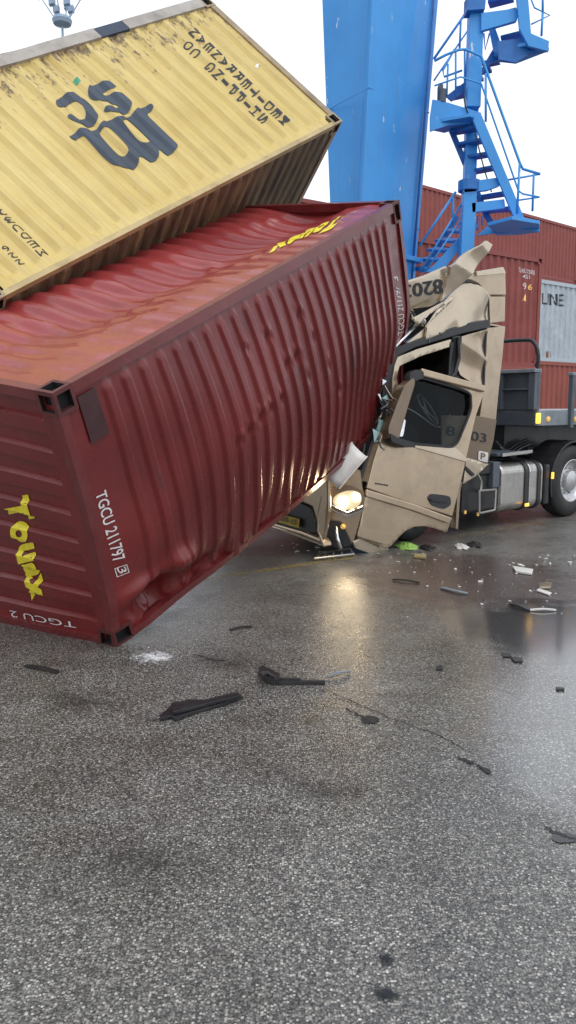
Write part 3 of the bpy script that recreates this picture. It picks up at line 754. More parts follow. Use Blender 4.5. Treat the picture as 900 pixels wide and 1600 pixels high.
# upper flight
PP([(697, 150), (752, 108), (775, 68), (783, 66), (790, 88), (765, 100), (752, 118), (706, 158)], 15.3, (0, .05, 0), mat='bluedark')
PP([(778, 64), (812, 60), (829, 52), (858, 64), (857, 80), (826, 84), (806, 98), (780, 93)], 14.85, (0, .05, 0), 'fascia', 'bluedark'); PP([(764, 40), (772, 38), (782, 66), (781, 93), (772, 80)], 15.2, (0, .05, 0))
PP([(806, -20), (824, -20), (830, 52), (858, 64), (857, 80), (826, 72), (812, 45)], 14.7, (0, .06, 0))
PP([(752, 20), (812, 12), (808, 32), (752, 48)], 14.8, (0, .1, 0), 'bracket_beam'); PP([(731, -10), (760, -10), (758, 14), (730, 16)], 14.75, (0, .3, 0), 'bracket_beam', 'bluedark')
for k in range(5):
    x0, y0 = 700 + 13 * k, 152 - 13 * k; a = wy(x0, y0, 15.7); b = wy(x0 + 26, y0 - 6, 15.4); g = Geo(); g.prism([a, b, b + Vector((.1, .2, 0)), a + Vector((.1, .2, 0))], (0, 0, .05)); g.out('tread', M['bluedark'], GC)
for (x0, y0, x1, y1) in ((782, 60, 822, 50), (766, 26, 806, 16), (762, 4, 800, -6)):
    a = wy(x0, y0, 15.2); b = wy(x1, y1, 14.8); g = Geo(); g.prism([a, b, b + Vector((.1, .22, 0)), a + Vector((.1, .22, 0))], (0, 0, .05)); g.out('tread', M['bluedark'], GC)
def HRl(pts, Y, r=.022):
    g = Geo(); g.tube([wy(x, y, Y) for x, y in pts], r, 8); g.out('handrail', M['blue'], GC, smooth=True)
for pts, Y, r in (
    ([(679, 95), (696, 86), (716, 78), (727, 77), (752, 88), (812, 254), (817, 264), (844, 272)], 14.7, .024),
    ([(679, 134), (720, 120), (752, 131), (810, 298), (817, 303), (843, 308)], 14.7, .016),
    ([(759, 115), (759, 190)], 14.7, .022), ([(812, 256), (808, 333)], 14.7, .022), ([(834, 272), (832, 330)], 15.2, .022),
    ([(794, 281), (844, 272)], 15.3, .018), ([(809, 313), (843, 308)], 15.3, .016),
    ([(678, 92), (732, 14)], 15.5, .024), ([(720, 34), (718, 78)], 15.5, .02), ([(678, 126), (732, 46)], 15.5, .016),
    ([(710, 77), (692, 110), (694, 120), (722, 110)], 15.1, .02), ([(700, 100), (698, 152)], 15.1, .018), ([(712, 82), (712, 150)], 15.1, .018), ([(726, 78), (726, 140)], 15.1, .018),
    ([(756, 52), (758, 78), (765, 52)], 15.4, .018), ([(848, 20), (846, 56)], 15.0, .022), ([(830, 38), (859, 24), (835, 12), (828, -6)], 15.0, .014), ([(822, -10), (822, 20)], 14.9, .02), ([(848, -20), (848, 20)], 15.0, .022),
    ([(656, 384), (712, 300)], 15.0, .024), ([(708, 308), (708, 350)], 15.0, .022), ([(657, 424), (720, 320)], 15.0, .018), ([(664, 425), (720, 345)], 15.0, .016),
    ([(746, 338), (746, 360)], 15.3, .018), ([(753, 338), (753, 352)], 15.3, .018)):
    HRl(pts, Y, r)
g = Geo(); g.tube(smooth_path([wy(724, 135, 14.8), wy(727, 165, 14.8), wy(740, 200, 14.9), (wy(756, 262, 14.9)), wy(768, 300, 14.9)], 5), .012, 6); g.out('cable', M['black'], GC)
g = Geo(); g.box(wy(685, 168, 14.95), (.08, 0, 0), (0, .15, 0), (0, 0, .4)); g.tube([wy(691, 160, 14.9), wy(692, 140, 14.9)], .07, 10); g.out('call_box', M['steel'], GC)

# ------------------------------------------------------------------ stacked containers behind
def stack_box(A, B, H_, depth, mat, label, name='shipping_container', n=20, group='containers stacked behind the truck', z0=None):
    """A, B lower corners of the near long side (left, right), height H_"""
    d = (B - A); d.z = 0; Ln = d.length; dn = Vector((-d.y, d.x, 0)).normalized() * depth; up = Vector((0, 0, H_))
    A = Vector((A.x, A.y, A.z)); B = Vector((B.x, B.y, A.z))
    H = Hull(corners({(0, 0, 0): A, (1, 0, 0): B, (0, 1, 0): A + up, (1, 1, 0): B + up, (0, 0, 1): A + dn, (1, 0, 1): B + dn, (0, 1, 1): A + up + dn, (1, 1, 1): B + up + dn}), (Ln, H_, depth))
    E_ = empty(name, A, label, 'container', group)
    s_, a_, b_ = face_surface(H, 'c0', trap_h(n, .045, .02, .98), .015); grid_panel('side_wall', s_, trap_samples(n, .02, .98), [.03, .97], a_, b_, mat, E_)
    for key, nm in (('a1', 'end_wall'), ('a0', 'door')):
        t_, a2, b2 = face_surface(H, key, lambda s, t: 0, .02); o = grid_panel(nm, t_, lin(2), lin(2), a2, b2, mat, E_)
    for key, nm in (('b1', 'roof'), ('c1', 'side_wall')):
        t_, a2, b2 = face_surface(H, key, lambda s, t: 0, .02); grid_panel(nm, t_, lin(2), lin(2), a2, b2, mat, E_)
    rails(H, E_, mat, w=.11, e=.008, n=1)
    for a in (0, 1):
        for b in (0, 1): casting(H, a, b, 0, E_, mat)
    return E_, s_
c1t = wy(847, 404, 21.0); c1b = wy(844, 574, 21.0)
u1 = (wy(847, 404, 21) - wy(655, 372, 18.4)); u1.z = 0; u1.normalize()
zb, zt = c1b.z, c1t.z; hgt = zt - zb
B = Vector((c1t.x, 21.0, zb)); A = B - u1 * 6.2
C1, c1s = stack_box(A, B, hgt, 2.5, M['stackred'], 'dull red container with white numbers and orange triangle, right behind the crashed cab', n=22)
B0 = Vector((B.x + .05, B.y, .0)); stack_box(B0 - u1 * 6.2, B0, zb - .01, 2.5, M['stackpink'], 'red container at ground level hidden behind the trailer headboard', n=22)
def c1text(s, quad, mat, cx=10, cy=6): px_text('lettering', text2d(s, .01), c1s, quad, mat, C1, cx, cy, .006, (.9, .8))
c1text('TGHU 8738', [(809, 425), (831, 429), (831, 422), (809, 418)], M['wtext']); c1text('1', [(834, 429), (836, 430), (836, 422), (834, 422)], M['wtext'], 2, 2)
c1text('45G1', [(817, 435), (828, 436), (828, 430), (817, 429)], M['wtext'])
c1text('9', [(817, 452), (821, 453), (821, 442), (817, 442)], M['wtext'], 3, 3); c1text('6', [(826, 453), (830, 453), (830, 444), (826, 444)], M['amberfaint'], 3, 3)
px_text('warning_triangle', poly2d([[(0, 0), (1, 0), (.5, 1)]]), c1s, [(816, 470), (823, 471), (823, 459), (816, 459)], M['amberfaint'], C1, 3, 3, .006, (.9, .6))
# pale LINE container and the ones round it, a second row
lb_ = wy(847, 563, 26.2); lt_ = wy(847, 436, 26.2)
A = Vector((lt_.x - .12, 26.2, lb_.z)); uu = Vector((.80, .60, 0))
LN, lns = stack_box(A, A + uu * 12.2, lt_.z - lb_.z, 2.6, M['stackwhite'], 'pale blue grey container lettered LINE, with rust streaks, above the trailer deck', n=40)
px_text('lettering', text2d('LINE', .012), lns, [(846, 475), (880, 479), (880, 460), (846, 458)], M['btext'], LN, 24, 8, .006, (.1, .7))
px_text('rust_patch', poly2d([[(0, 0), (1, 0), (1, 1), (0, 1)]]), lns, [(854, 563), (862, 563), (862, 549), (854, 549)], simple('rust', (.22, .10, .04, 1), .8), LN, 3, 3, .006, (.1, .1))
zz = lb_.z - .02
stack_box(Vector((A.x, A.y, 0.0)), Vector((A.x, A.y, 0)) + uu * 12.2, zz, 2.6, M['stackpink'], 'orange red container under the pale lettered one, seen over the trailer deck', n=40)
# tall wall of containers further back
wt = wy(665, 289, 32.0); wt2 = wy(900, 345, 39.2); uw = Vector((wt2.x - wt.x, 39.2 - 32.0, 0)).normalized()
WL = Vector((wt.x, 32.0, 0)) - uw * 1.9; H3 = (wt.z) / 4
rowlab = [['deep red container at ground level of the far tall stack, left end', 'deep red container on the second level of the far stack, left end', 'deep red container on the third level of the far stack behind the crane stairs', 'deep red container at the top of the far stack behind the crane leg'],
          ['brown red container at ground level of the far tall stack, right end', 'brown red container on the second level of the far stack behind the pale one', 'brown red container on the third level of the far stack above the pale one', 'brown red container at the top right of the far stack under the sky']]
for j in range(2):
    for i in range(4):
        if i == 0 or (i == 1 and j == 1): continue
        a0 = WL + uw * (j * 13.45) + Vector((0, 0, i * H3))
        stack_box(a0, a0 + uw * 13.35, H3 - .03, 2.6, M['stackdark'] if j else M['stackred'], rowlab[j][i], n=44)
for i in (0, 1):   # the lower levels that carry them
    a0 = WL + Vector((0, 0, 0)) + uw * (13.45 if i else 0)
    stack_box(a0, a0 + uw * 13.35, H3 - .03, 2.6, M['stackdark'], rowlab[1 if i else 0][0], n=10)
a0 = WL + uw * 13.45 + Vector((0, 0, H3)); stack_box(a0, a0 + uw * 13.35, H3 - .03, 2.6, M['stackdark'], rowlab[1][1], n=44)
zq = wy(490, 313, 24.3).z; a0 = Vector((-1.4, 22.8, 0)); dq = Vector((4.0, 2.7, 0))
for k, lb_q in enumerate(('dark red container at the bottom of the stack behind the fallen ones', 'dark red container in the middle of the stack behind the fallen ones', 'dark red container topmost in the gap between the fallen containers and the crane')):
    stack_box(a0 + Vector((0, 0, k * zq / 3)), a0 + dq + Vector((0, 0, k * zq / 3)), zq / 3 - .01, 2.5, M['stackdark'], lb_q, n=12)

# ------------------------------------------------------------------ floodlight mast far away
fm = wy(97, 30, 60.0); FM = empty('floodlight_mast', (fm.x, 60, 0), 'tall thin floodlight mast far behind the yellow container', 'light mast')
g = Geo(); g.tube([(fm.x, 60, 0), (fm.x, 60, fm.z - .3)], [.3, .08], 10); g.out('pole', M['mast'], FM)
g = Geo(); g.lathe((fm.x, 60, fm.z - .5), (0, 0, 1), [(.1, 0), (.62, .15), (.72, .4), (.62, .6), (.1, .7)], 20); g.out('lamp_ring', M['mast'], FM)
for k in range(8):
    an = 2 * pi * k / 8; r = .75 if k % 2 else 1.5; zz_ = fm.z + (.8 if k % 2 else 1.5)
    g = Geo(); c = Vector((fm.x + r * cos(an), 60 + r * sin(an), zz_)); g.box(c - Vector((.2, .2, .15)), (.4, 0, .1), (0, .4, 0), (0, 0, .4))
    g.tube([(fm.x + .5 * cos(an), 60 + .5 * sin(an), fm.z), c], .04, 6); g.out('floodlight', M['mast'], FM)

# ------------------------------------------------------------------ crushed truck
TH = radians(39.6); u = Vector((cos(TH), sin(TH), 0)); v = Vector((-sin(TH), cos(TH), 0)); UP = Vector((0, 0, 1))
FC = Vector((.48, 9.55, 0))
def TS(px, py, off=0.0): return onpl(px, py, FC - v * off, -v)     # point on the near side of the truck, off metres proud of it
def TF(px, py, off=0.0): return onpl(px, py, FC - u * off, -u)     # point on its front
TR = empty('semi_truck', FC, 'beige semi truck with its cab crushed, door hanging open and headlight lit', 'truck')
def plane3(a, b, c):
    n = (b - a).cross(c - a).normalized(); return lambda x, y, o=0: onpl(x, y, a + (-n * o if n.dot(v) > 0 else n * o), n)
def sheet(name, pts, thick, mat, parent, holes=(), crum=0.0, grid=0, seed=0, smooth=False, bev=.006, sharp=True, back=None):
    """a metal sheet cut to an outline (coplanar points), optionally crumpled, thickened away from the viewer"""
    pts = [Vector(p) for p in pts]; n = Vector((0, 0, 0))
    for i in range(len(pts)): a, b = pts[i], pts[(i + 1) % len(pts)]; n += a.cross(b)
    n.normalize()
    if n.dot(CAM - pts[0]) < 0: n = -n
    e1 = (pts[1] - pts[0]).normalized(); e1 = (e1 - n * e1.dot(n)).normalized(); e2 = n.cross(e1); o = pts[0]
    bm = bmesh.new(); edges = []
    for lp in [pts] + [list(h) for h in holes]:
        vs = [bm.verts.new((Vector(p) - o).dot(e1) * Vector((1, 0, 0)) + (Vector(p) - o).dot(e2) * Vector((0, 1, 0))) for p in lp]
        for i in range(len(vs)): edges.append(bm.edges.new((vs[i], vs[(i + 1) % len(vs)])))
    bmesh.ops.triangle_fill(bm, edges=edges, use_beauty=True, use_dissolve=False, normal=(0, 0, 1))
    if grid:
        xs = [q.co.x for q in bm.verts]; ys = [q.co.y for q in bm.verts]
        for lo_, hi_, no in ((min(xs), max(xs), (1, .23, 0)), (min(ys), max(ys), (-.3, 1, 0))):
            k = lo_ - .6
            while k < hi_ + .6:
                co = (k, 0, 0) if no[0] == 1 else (0, k, 0)
                bmesh.ops.bisect_plane(bm, geom=bm.verts[:] + bm.edges[:] + bm.faces[:], plane_co=co, plane_no=no, dist=1e-5); k += grid
        bmesh.ops.triangulate(bm, faces=bm.faces[:])
    P = []
    bm.verts.index_update()
    for q in bm.verts:
        h = 0
        if crum:
            an_ = seed * .9; xr_ = q.co.x * cos(an_) + q.co.y * sin(an_); yr_ = q.co.y * cos(an_) - q.co.x * sin(an_)
            c = Vector((xr_ * .45 + seed, yr_ * 1.7, seed * 1.7)); c2 = Vector((yr_ * .8 + seed * 2, xr_ * 2.6, seed))
            h = crum * ((1 - 2.6 * abs(noise.noise(c))) + .3 * (1 - 3 * abs(noise.noise(c2))) if sharp else 1.6 * noise.noise(c * .7))
        P.append(o + e1 * q.co.x + e2 * q.co.y + n * h)
    F_ = [tuple(x.index for x in f.verts) for f in bm.faces]
    be = [(e.verts[0].index, e.verts[1].index) for e in bm.edges if len(e.link_faces) == 1]; bm.free()
    k = len(P); P2_ = [p - n * thick for p in P]
    Fa = F_ + [tuple(i + k for i in f)[::-1] for f in F_] + [(a, b, b + k, a + k) for a, b in be]
    ob = mk(name, P + P2_, Fa, mat, parent, smooth=smooth); fixn(ob)
    if bev: bevel(ob, bev, 2)
    return ob
def S_px(L_, off=0.0): return [TS(x, y, off) for x, y in L_]
def F_px(L_, off=0.0): return [TF(x, y, off) for x, y in L_]
def rpoly(L_, r=.25, k=5):
    """round the corners of a pixel polygon"""
    out = []; n = len(L_)
    for i in range(n):
        a, b, c = Vector(L_[i - 1]), Vector(L_[i]), Vector(L_[(i + 1) % n])
        p, q = b + (a - b) * r, b + (c - b) * r
        for j in range(k + 1): t = j / k; w_ = p * (1 - t) ** 2 + b * 2 * t * (1 - t) + q * t * t; out.append((w_.x, w_.y))
    return out
def upos_(px, py=770): return (TS(px, py) - FC).dot(u)
# cab shell: silhouette carried across the cab, dark inside
sil = [(573, 765), (598, 655), (607, 560), (650, 535), (690, 520), (725, 508), (765, 505), (789, 510), (775, 655), (762, 722), (722, 755), (712, 800), (640, 800)]
sp = S_px(sil, -.06); W_ = 2.2
g = Geo()
n_ = len(sp); g.v = list(sp) + [p + v * W_ for p in sp]
g.f = [(i, (i + 1) % n_, (i + 1) % n_ + n_, i + n_) for i in range(n_) if i not in (0, 1)]
o = g.out('cab_shell', M['gold'], TR); sm = o.modifiers.new('s', 'SOLIDIFY'); sm.thickness = .03
sheet('cab_shell', [p + v * (W_ + .0) for p in sp], .04, M['cabin'], TR)
o = sheet('dashboard', [TS(x, y, -.85) for x, y in ((590, 720), (602, 655), (628, 650), (652, 672), (660, 700), (668, 765), (575, 765))], .8, M['cabin'], TR)
g = Geo()
for a, b, c_ in (((.55, 0), .16, .6),):
    pass
seat = [(690, 735), (690, 660), (682, 600), (684, 570), (694, 560), (704, 570), (712, 640), (712, 720), (760, 720), (755, 745), (690, 760)]
sheet('seat', [TS(x, y, -.75) for x, y in seat], .45, paint('dark_seat_fabric', (.035, .035, .04, 1), .9, damt=.1), TR, bev=.04)
g = Geo(); zf_ = TS(640, 770, -.1).z; g.box(FC + u * upos_(575) + v * .12 + UP * zf_, u * (upos_(740) - upos_(575)), v * 2.0, UP * .05); g.out('cab_floor', M['cabin'], TR)
# steering wheel with a loose cable
cst = TS(668, 640, -.30); ax = (Vector((.75, -.35, .55))).normalized(); g = Geo(); uu_ = ax.orthogonal().normalized(); vv_ = ax.cross(uu_)
ring = [cst + (uu_ * cos(2 * pi * k / 36) + vv_ * sin(2 * pi * k / 36)) * .25 for k in range(37)]; g.tube(ring, .017, 8)
for k in (0, 12, 24): g.tube([cst - ax * .03, ring[k]], .018, 6)
g.lathe(cst - ax * .06, ax, [(.001, 0), (.07, 0), (.075, .04), (.001, .05)], 16); g.out('steering_wheel', M['wheelgrey'], TR, smooth=True)
g = Geo(); g.tube(smooth_path([TS(x, y, -.2) for x, y in ((637, 638), (650, 645), (664, 655), (678, 665), (692, 667), (702, 658), (703, 648))], 5), .008, 6); g.out('loose_cable', M['white'], TR)
# outer side of the cab
sheet('rear_air_deflector', S_px([(761, 512), (790, 510), (785, 560), (775, 657), (750, 652), (757, 603)], .02), .05, M['gold'], TR, bev=.012)
sheet('cab_rear_side', S_px([(718, 526), (760, 514), (757, 606), (735, 597), (718, 586), (713, 572)], .0), .03, M['gold'], TR, crum=.04, grid=.045, seed=3, smooth=True)
g = Geo(); g.prism(S_px([(759.5, 512), (761.5, 512), (757.5, 606), (755.5, 606)], .03), v * .05); g.out('panel_gap', M['seam'], TR)
sheet('cab_upper_side', S_px([(731, 439), (750, 450), (762, 463), (764, 502), (725, 508), (688, 520), (661, 531), (662, 512), (676, 492), (690, 474), (711, 453)], .02), .03, M['goldlight'], TR, crum=.05, grid=.04, seed=1, smooth=True)
sheet('cab_upper_side', S_px([(661, 533), (688, 520), (664, 513), (630, 540), (612, 552), (625, 548)], .03), .03, M['goldlight'], TR, crum=.02, grid=.04, seed=5, smooth=True)
sheet('roof_cap', S_px([(730, 436), (745, 425), (787, 418), (790, 427), (791, 462), (765, 462), (748, 444)], .03), .9, M['gold'], TR, bev=.02)
sheet('roof_cap', S_px([(745, 424), (787, 417), (791, 427), (745, 431)], .06), .9, M['goldlight'], TR, bev=.01)
sheet('roof_cap', S_px([(765, 463), (790, 463), (789, 503), (765, 506)], .04), .4, M['gold'], TR, bev=.015)
g = Geo(); g.tube([TS(x, y, .05) for x, y in ((728, 440), (738, 441), (752, 450), (763, 460), (764.5, 502))], .012, 6); g.out('rubber_seal', M['seam'], TR)
sheet('drip_rail', S_px([(605, 547), (616, 543), (648, 533), (688, 517), (725, 505), (766, 499), (767, 511), (725, 521), (691, 531), (650, 543), (623, 556), (614, 575), (609, 612), (602, 655), (595, 655), (599, 610), (601, 573)], .07), .08, M['seam'], TR, bev=.015)
sheet('door_frame', S_px([(621, 558), (650, 546), (704, 530), (702, 542), (655, 557), (624, 572), (619, 590), (622, 606), (612, 618), (613, 590), (616, 570)], .03), .05, M['goldlight'], TR, crum=.012, grid=.05, seed=2, smooth=True)
g = Geo(); g.tube([TS(x, y, .04) for x, y in ((705, 528), (716, 526), (717, 560), (710, 585), (701, 590), (703, 560), (706, 535))], .03, 6); g.out('rubber_seal', M['seam'], TR)
g = Geo(); g.prism(S_px([(704, 530), (719, 524), (717, 560), (712, 575), (720, 592), (700, 592)], -.02), v * .12); g.out('door_pillar', M['seam'], TR)
# windscreen remains and crushed front pillar
random.seed(3)
for k, (L_, mt) in enumerate((([(589, 660), (600, 610), (603, 600), (600, 655), (597, 672), (592, 690), (586, 672)], 'teal'), ([(594, 655), (605, 625), (608, 612), (607, 650), (602, 680), (597, 700)], 'goldlight'))):
    sheet('windscreen_remains' if k == 0 else 'crushed_pillar', [TS(x, y, .02 - .05 * k) for x, y in L_], .015, M[mt], TR, crum=.03, grid=.035, seed=9 + k, bev=0)
g = Geo(); pA, pB = TS(611, 549, .14), TS(655, 503, .05); g.tube([pA, pB], [.018, .022], 10); g.out('chrome_mirror_arm', M['chrome'], TR, smooth=True)
g = Geo(); g.lathe(pB, (pB - pA).normalized() * .6 + UP * .3, [(.001, .07), (.05, .06), (.085, .03), (.09, 0), (.001, -.01)], 20); g.out('arm_cap', M['chrome'], TR, smooth=True)
# torn roof fairing with upside-down fleet number
fa = TS(650, 455, .10); 
def FA(x, y, o=0): return onpl(x, y, fa - v * o + Vector((0, 0, 0)), (-v - UP * .25 + u * .1).normalized())
sheet('roof_fairing', [FA(x, y) for x, y in ((622, 444), (664, 431), (699, 416), (700, 430), (694, 452), (688, 470), (672, 480), (640, 484), (622, 486))], .05, M['goldlight'], TR, crum=.0, grid=.0, seed=4, sharp=False, smooth=True, bev=.015)
sheet('roof_fairing', [FA(x, y, .02) for x, y in ((699, 416), (726, 398), (759, 376), (767, 382), (748, 408), (733, 428), (712, 452), (697, 464), (687, 471), (695, 450), (700, 430))], .04, M['goldlight'], TR, crum=.05, grid=.045, seed=6, smooth=True)
apply2d('lettering', text2d('8203', .015), flatquad(FA(692, 435, .011), FA(629, 446, .011), FA(631, 466, .011), FA(693, 459, .011)), M['btext'], TR, 6, 3)
sheet('roof_underside', [TS(x, y, -.25) for x, y in ((636, 480), (676, 478), (700, 465), (664, 512), (640, 530), (622, 540), (612, 545))], .6, M['cabin'], TR)
# dark side panel with fleet number and sticker
SPn = plane3(TS(700, 650, .05), TS(776, 657, .10), TS(730, 716, .05))
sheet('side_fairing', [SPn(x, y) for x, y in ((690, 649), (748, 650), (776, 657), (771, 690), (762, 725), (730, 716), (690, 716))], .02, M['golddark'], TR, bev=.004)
apply2d('lettering', text2d('03', .01), flatquad(SPn(736, 688, .01), SPn(760, 692, .01), SPn(761, 678, .01), SPn(737, 673, .01)), M['btext'], TR, 3, 3)
apply2d('lettering', text2d('8', .01), flatquad(SPn(697, 680, .01), SPn(711, 682, .01), SPn(712, 667, .01), SPn(698, 665, .01)), M['btext'], TR, 3, 3)
sheet('sticker', [SPn(x, y, .01) for x, y in rpoly([(748, 704), (763, 707), (762, 723), (747, 719)], .2)], .003, M['white'], TR, bev=0)
apply2d('lettering', text2d('P', .02), flatquad(SPn(751, 717, .018), SPn(758, 719, .018), SPn(759, 709, .018), SPn(752, 707, .018)), M['golddark'], TR, 2, 2)
sheet('side_skirt', S_px([(728, 715), (763, 725), (742, 744), (722, 756), (725, 738)], .05), .03, M['goldlight'], TR, crum=.02, grid=.05, seed=8, smooth=True)
g = Geo(); g.prism(S_px([(722, 727), (726, 726), (742, 741), (739, 744)], .09), v * .03); g.out('bent_bracket', M['seam'], TR)
# the open door
DP = plane3(TS(573, 762, .10), TS(757, 603, .34), TS(707, 806, .36))
door_out = [(573, 763), (583, 722), (600, 668), (617, 628), (636, 600), (646, 583), (662, 577), (757, 603), (757, 614), (744, 650), (729, 716), (722, 748), (707, 807), (640, 786)]
win = rpoly([(655, 589), (735, 613), (736, 640), (712, 699), (650, 694), (613, 686), (609, 676), (640, 600)], .22)
sheet('door', [DP(x, y) for x, y in door_out], .05, M['gold'], TR, holes=[[DP(x, y) for x, y in win]], bev=.012)
DR = [o for o in bpy.data.objects if o.name.startswith('door') and o.parent == TR][-1]
def dsheet(name, L_, off, th, mat, **kw):
    o = sheet(name, [DP(x, y, off) for x, y in L_], th, mat, TR, **kw)
    o.parent = DR; o.location = (0, 0, 0); return o
def dgeo(g, name, mat, **kw):
    o = g.out(name, mat, TR, **kw); o.parent = DR; o.location = (0, 0, 0); return o
dsheet('window_glass', win, -.03, .006, M['glass'], bev=0)
gk = Geo(); wl = [DP(x, y, .012) for x, y in win]; gk.tube(wl + [wl[0], wl[1]], .022, 6); dgeo(gk, 'window_seal', M['seam'])
dsheet('door_top_rail', [(660, 575), (759, 602), (758, 613), (657, 587)], .05, .07, M['gold'], bev=.02)
dsheet('window_sill', [(650, 695), (712, 700), (728, 714), (730, 722), (648, 699)], .02, .04, M['goldlight'], bev=.01)
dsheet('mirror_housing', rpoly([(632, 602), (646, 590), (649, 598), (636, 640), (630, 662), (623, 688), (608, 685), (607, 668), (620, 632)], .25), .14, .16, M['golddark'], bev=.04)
dsheet('mirror_glass', rpoly([(632, 655), (634, 657), (630, 682), (624, 682), (627, 666)], .3), .12, .01, M['chrome'], bev=0)
dsheet('mirror_bracket', rpoly([(609, 676), (622, 684), (649, 692), (648, 699), (636, 699), (612, 690)], .25), .16, .1, M['black'], bev=.02)
dsheet('mirror_bracket', rpoly([(641, 583), (650, 577), (662, 580), (663, 590), (648, 596), (640, 594)], .25), .12, .12, M['black'], bev=.02)
dsheet('handle_recess', rpoly([(668, 778), (673, 771), (704, 775), (705, 789), (694, 796), (675, 790)], .3), .012, .02, M['black'], bev=.004)
dsheet('handle', rpoly([(673, 778), (699, 781), (699, 786), (673, 783)], .3), .03, .02, M['cabin'], bev=.006)
for k in range(5): 
    x = 587 + k * 4.3; dsheet('badge', [(x, 754.2 + k * .7), (x + 2.6, 754.6 + k * .7), (x + 2.2, 756.8 + k * .7), (x - .4, 756.4 + k * .7)], .01, .006, M['seam'], bev=0)
# pillar strips in front of the door, sill and wheel arch below it
for k, (xa, xb, m_) in enumerate(((590, 565, 'golddark'), (594, 570, 'goldlight'), (586, 560, 'black'))):
    g = Geo(); g.prism(S_px([(xa, 672), (xa + 4, 672), (xb + 5, 752), (xb, 752)], .03 + .02 * k), v * .04); g.out('hinge_pillar', M[m_], TR)
sheet('wheel_arch', [DP(x, y, -.02) for x, y in [(573, 766), (647, 788), (706, 810), (698, 832), (678, 825), (662, 822), (647, 823), (634, 829), (624, 838), (612, 852), (604, 857), (558, 840), (562, 822), (570, 780)]], .05, M['gold'], TR, crum=.01, grid=.08, seed=12, sharp=False, smooth=True, bev=.015)
sheet('sill_trim', [DP(x, y, .04) for x, y in ((573, 764), (647, 787), (707, 809), (703, 818), (645, 797), (572, 775))], .06, M['gold'], TR, bev=.02)
sheet('lower_lip', [TS(x, y, .1) for x, y in ((551, 846), (562, 841), (606, 857), (611, 861), (600, 866), (584, 867), (556, 857))], .03, M['goldlight'], TR, crum=.01, grid=.06, seed=14, sharp=False, smooth=True)
sheet('arch_insert', [DP(x, y, .03) for x, y in rpoly([(562, 822), (600, 833), (622, 836), (606, 852), (558, 838)], .15)], .03, M['gold'], TR, bev=.01)
sheet('wheel_arch', S_px([(716, 752), (721, 752), (716, 828), (712, 826)], .0), .1, M['gold'], TR, bev=.01)
# front corner with headlight
def NP(x, y, o=0):  # corner face turned half way between side and front
    n = (-u * .75 - v * .65).normalized(); return onpl(x, y, FC + u * .32 - v * .02 + n * o, n)
def nsheet(name, L_, off, th, mat, **kw): return sheet(name, [NP(x, y, off) for x, y in L_], th, mat, TR, **kw)
nsheet('corner_panel', [(513, 762), (520, 745), (542, 733), (563, 737), (566, 762), (570, 780), (567, 792), (560, 820), (552, 848), (531, 858), (505, 848), (502, 800)], -.03, .12, M['gold'], crum=.008, grid=.15, seed=20, sharp=False, bev=.02)
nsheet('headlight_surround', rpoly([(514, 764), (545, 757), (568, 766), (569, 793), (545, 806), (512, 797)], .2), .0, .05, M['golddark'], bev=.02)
HL = nsheet('headlight', rpoly([(521, 774), (545, 765), (565, 770), (565, 789), (543, 799), (519, 790)], .48), .02, .03, M['lampglow'], bev=.01)
lc = None
for (x, y, r) in ((536, 784, .068), (556, 777, .05)):
    g = Geo(); p = NP(x, y, .035); nn = (-u * .75 - v * .65).normalized(); g.lathe(p, nn, [(.001, .02), (r * .5, .018), (r, .0), (r, -.02)], 20); o = g.out('bulb', M['lamp'], TR, smooth=True)
    o.parent = HL; o.location = (0, 0, 0)
hl = bpy.data.lights.new('headlight_beam', 'SPOT'); hl.energy = 13; hl.color = (1, .78, .5); hl.spot_size = radians(110); hl.spot_blend = .8; hl.shadow_soft_size = .08
ho = bpy.data.objects.new('headlight_beam', hl); COL.objects.link(ho); ho.location = NP(545, 782, .12); ho.rotation_euler = (nn * 1.0 - UP * .35).to_track_quat('-Z', 'Y').to_euler()
g = Geo(); g.tube([NP(x, y, .03) for x, y in ((514, 792), (519, 790), (543, 801), (567, 791), (569, 796), (543, 806), (520, 797), (514, 792))], .010, 6); g.out('chrome_trim', M['chrome'], TR)
nsheet('fog_recess', rpoly([(504, 812), (533, 815), (546, 842), (549, 851), (531, 858), (505, 848)], .2), .02, .03, M['black'], bev=.01)
g = Geo(); p = NP(536, 823, .05); nn = (-u * .75 - v * .65).normalized(); g.lathe(p, nn, [(.001, .03), (.024, .025), (.034, 0), (.036, -.02)], 18); g.out('fog_lamp', M['amberfaint'], TR, smooth=True)
g = Geo(); g.tube([NP(525, 823, .07), NP(527, 840, .1), NP(533, 858, .14)], .024, 8); g.out('chrome_strut', M['chrome'], TR, smooth=True)
# front face: bumper, grille mesh, number plate, half hidden under the container
sheet('front_panel', F_px([(512, 748), (513, 800), (505, 848), (498, 845), (494, 812), (488, 792), (460, 778), (330, 745), (330, 690), (510, 700)], .0), .06, M['gold'], TR, bev=.02)
sheet('grille', F_px([(330, 748), (458, 781), (484, 793), (491, 815), (492, 833), (330, 800)], -.03), .05, M['black'], TR)
sheet('bumper', F_px([(330, 797), (418, 815), (470, 830), (500, 842), (505, 849), (506, 855), (498, 852), (470, 842), (415, 823), (330, 806)], .05), .15, M['gold'], TR, bev=.02)
g = Geo(); g.tube([TF(x, y, .07) for x, y in ((330, 801), (415, 820), (466, 836), (507, 853))], .012, 6); g.tube([TF(x, y, .07) for x, y in ((502, 776), (497, 800), (497, 830), (505, 850))], .012, 6); g.out('bumper_trim', M['goldlight'], TR)
sheet('number_plate', F_px([(418, 798), (467, 811), (466, 825), (418, 811)], .03), .015, M['plate'], TR, bev=.003)
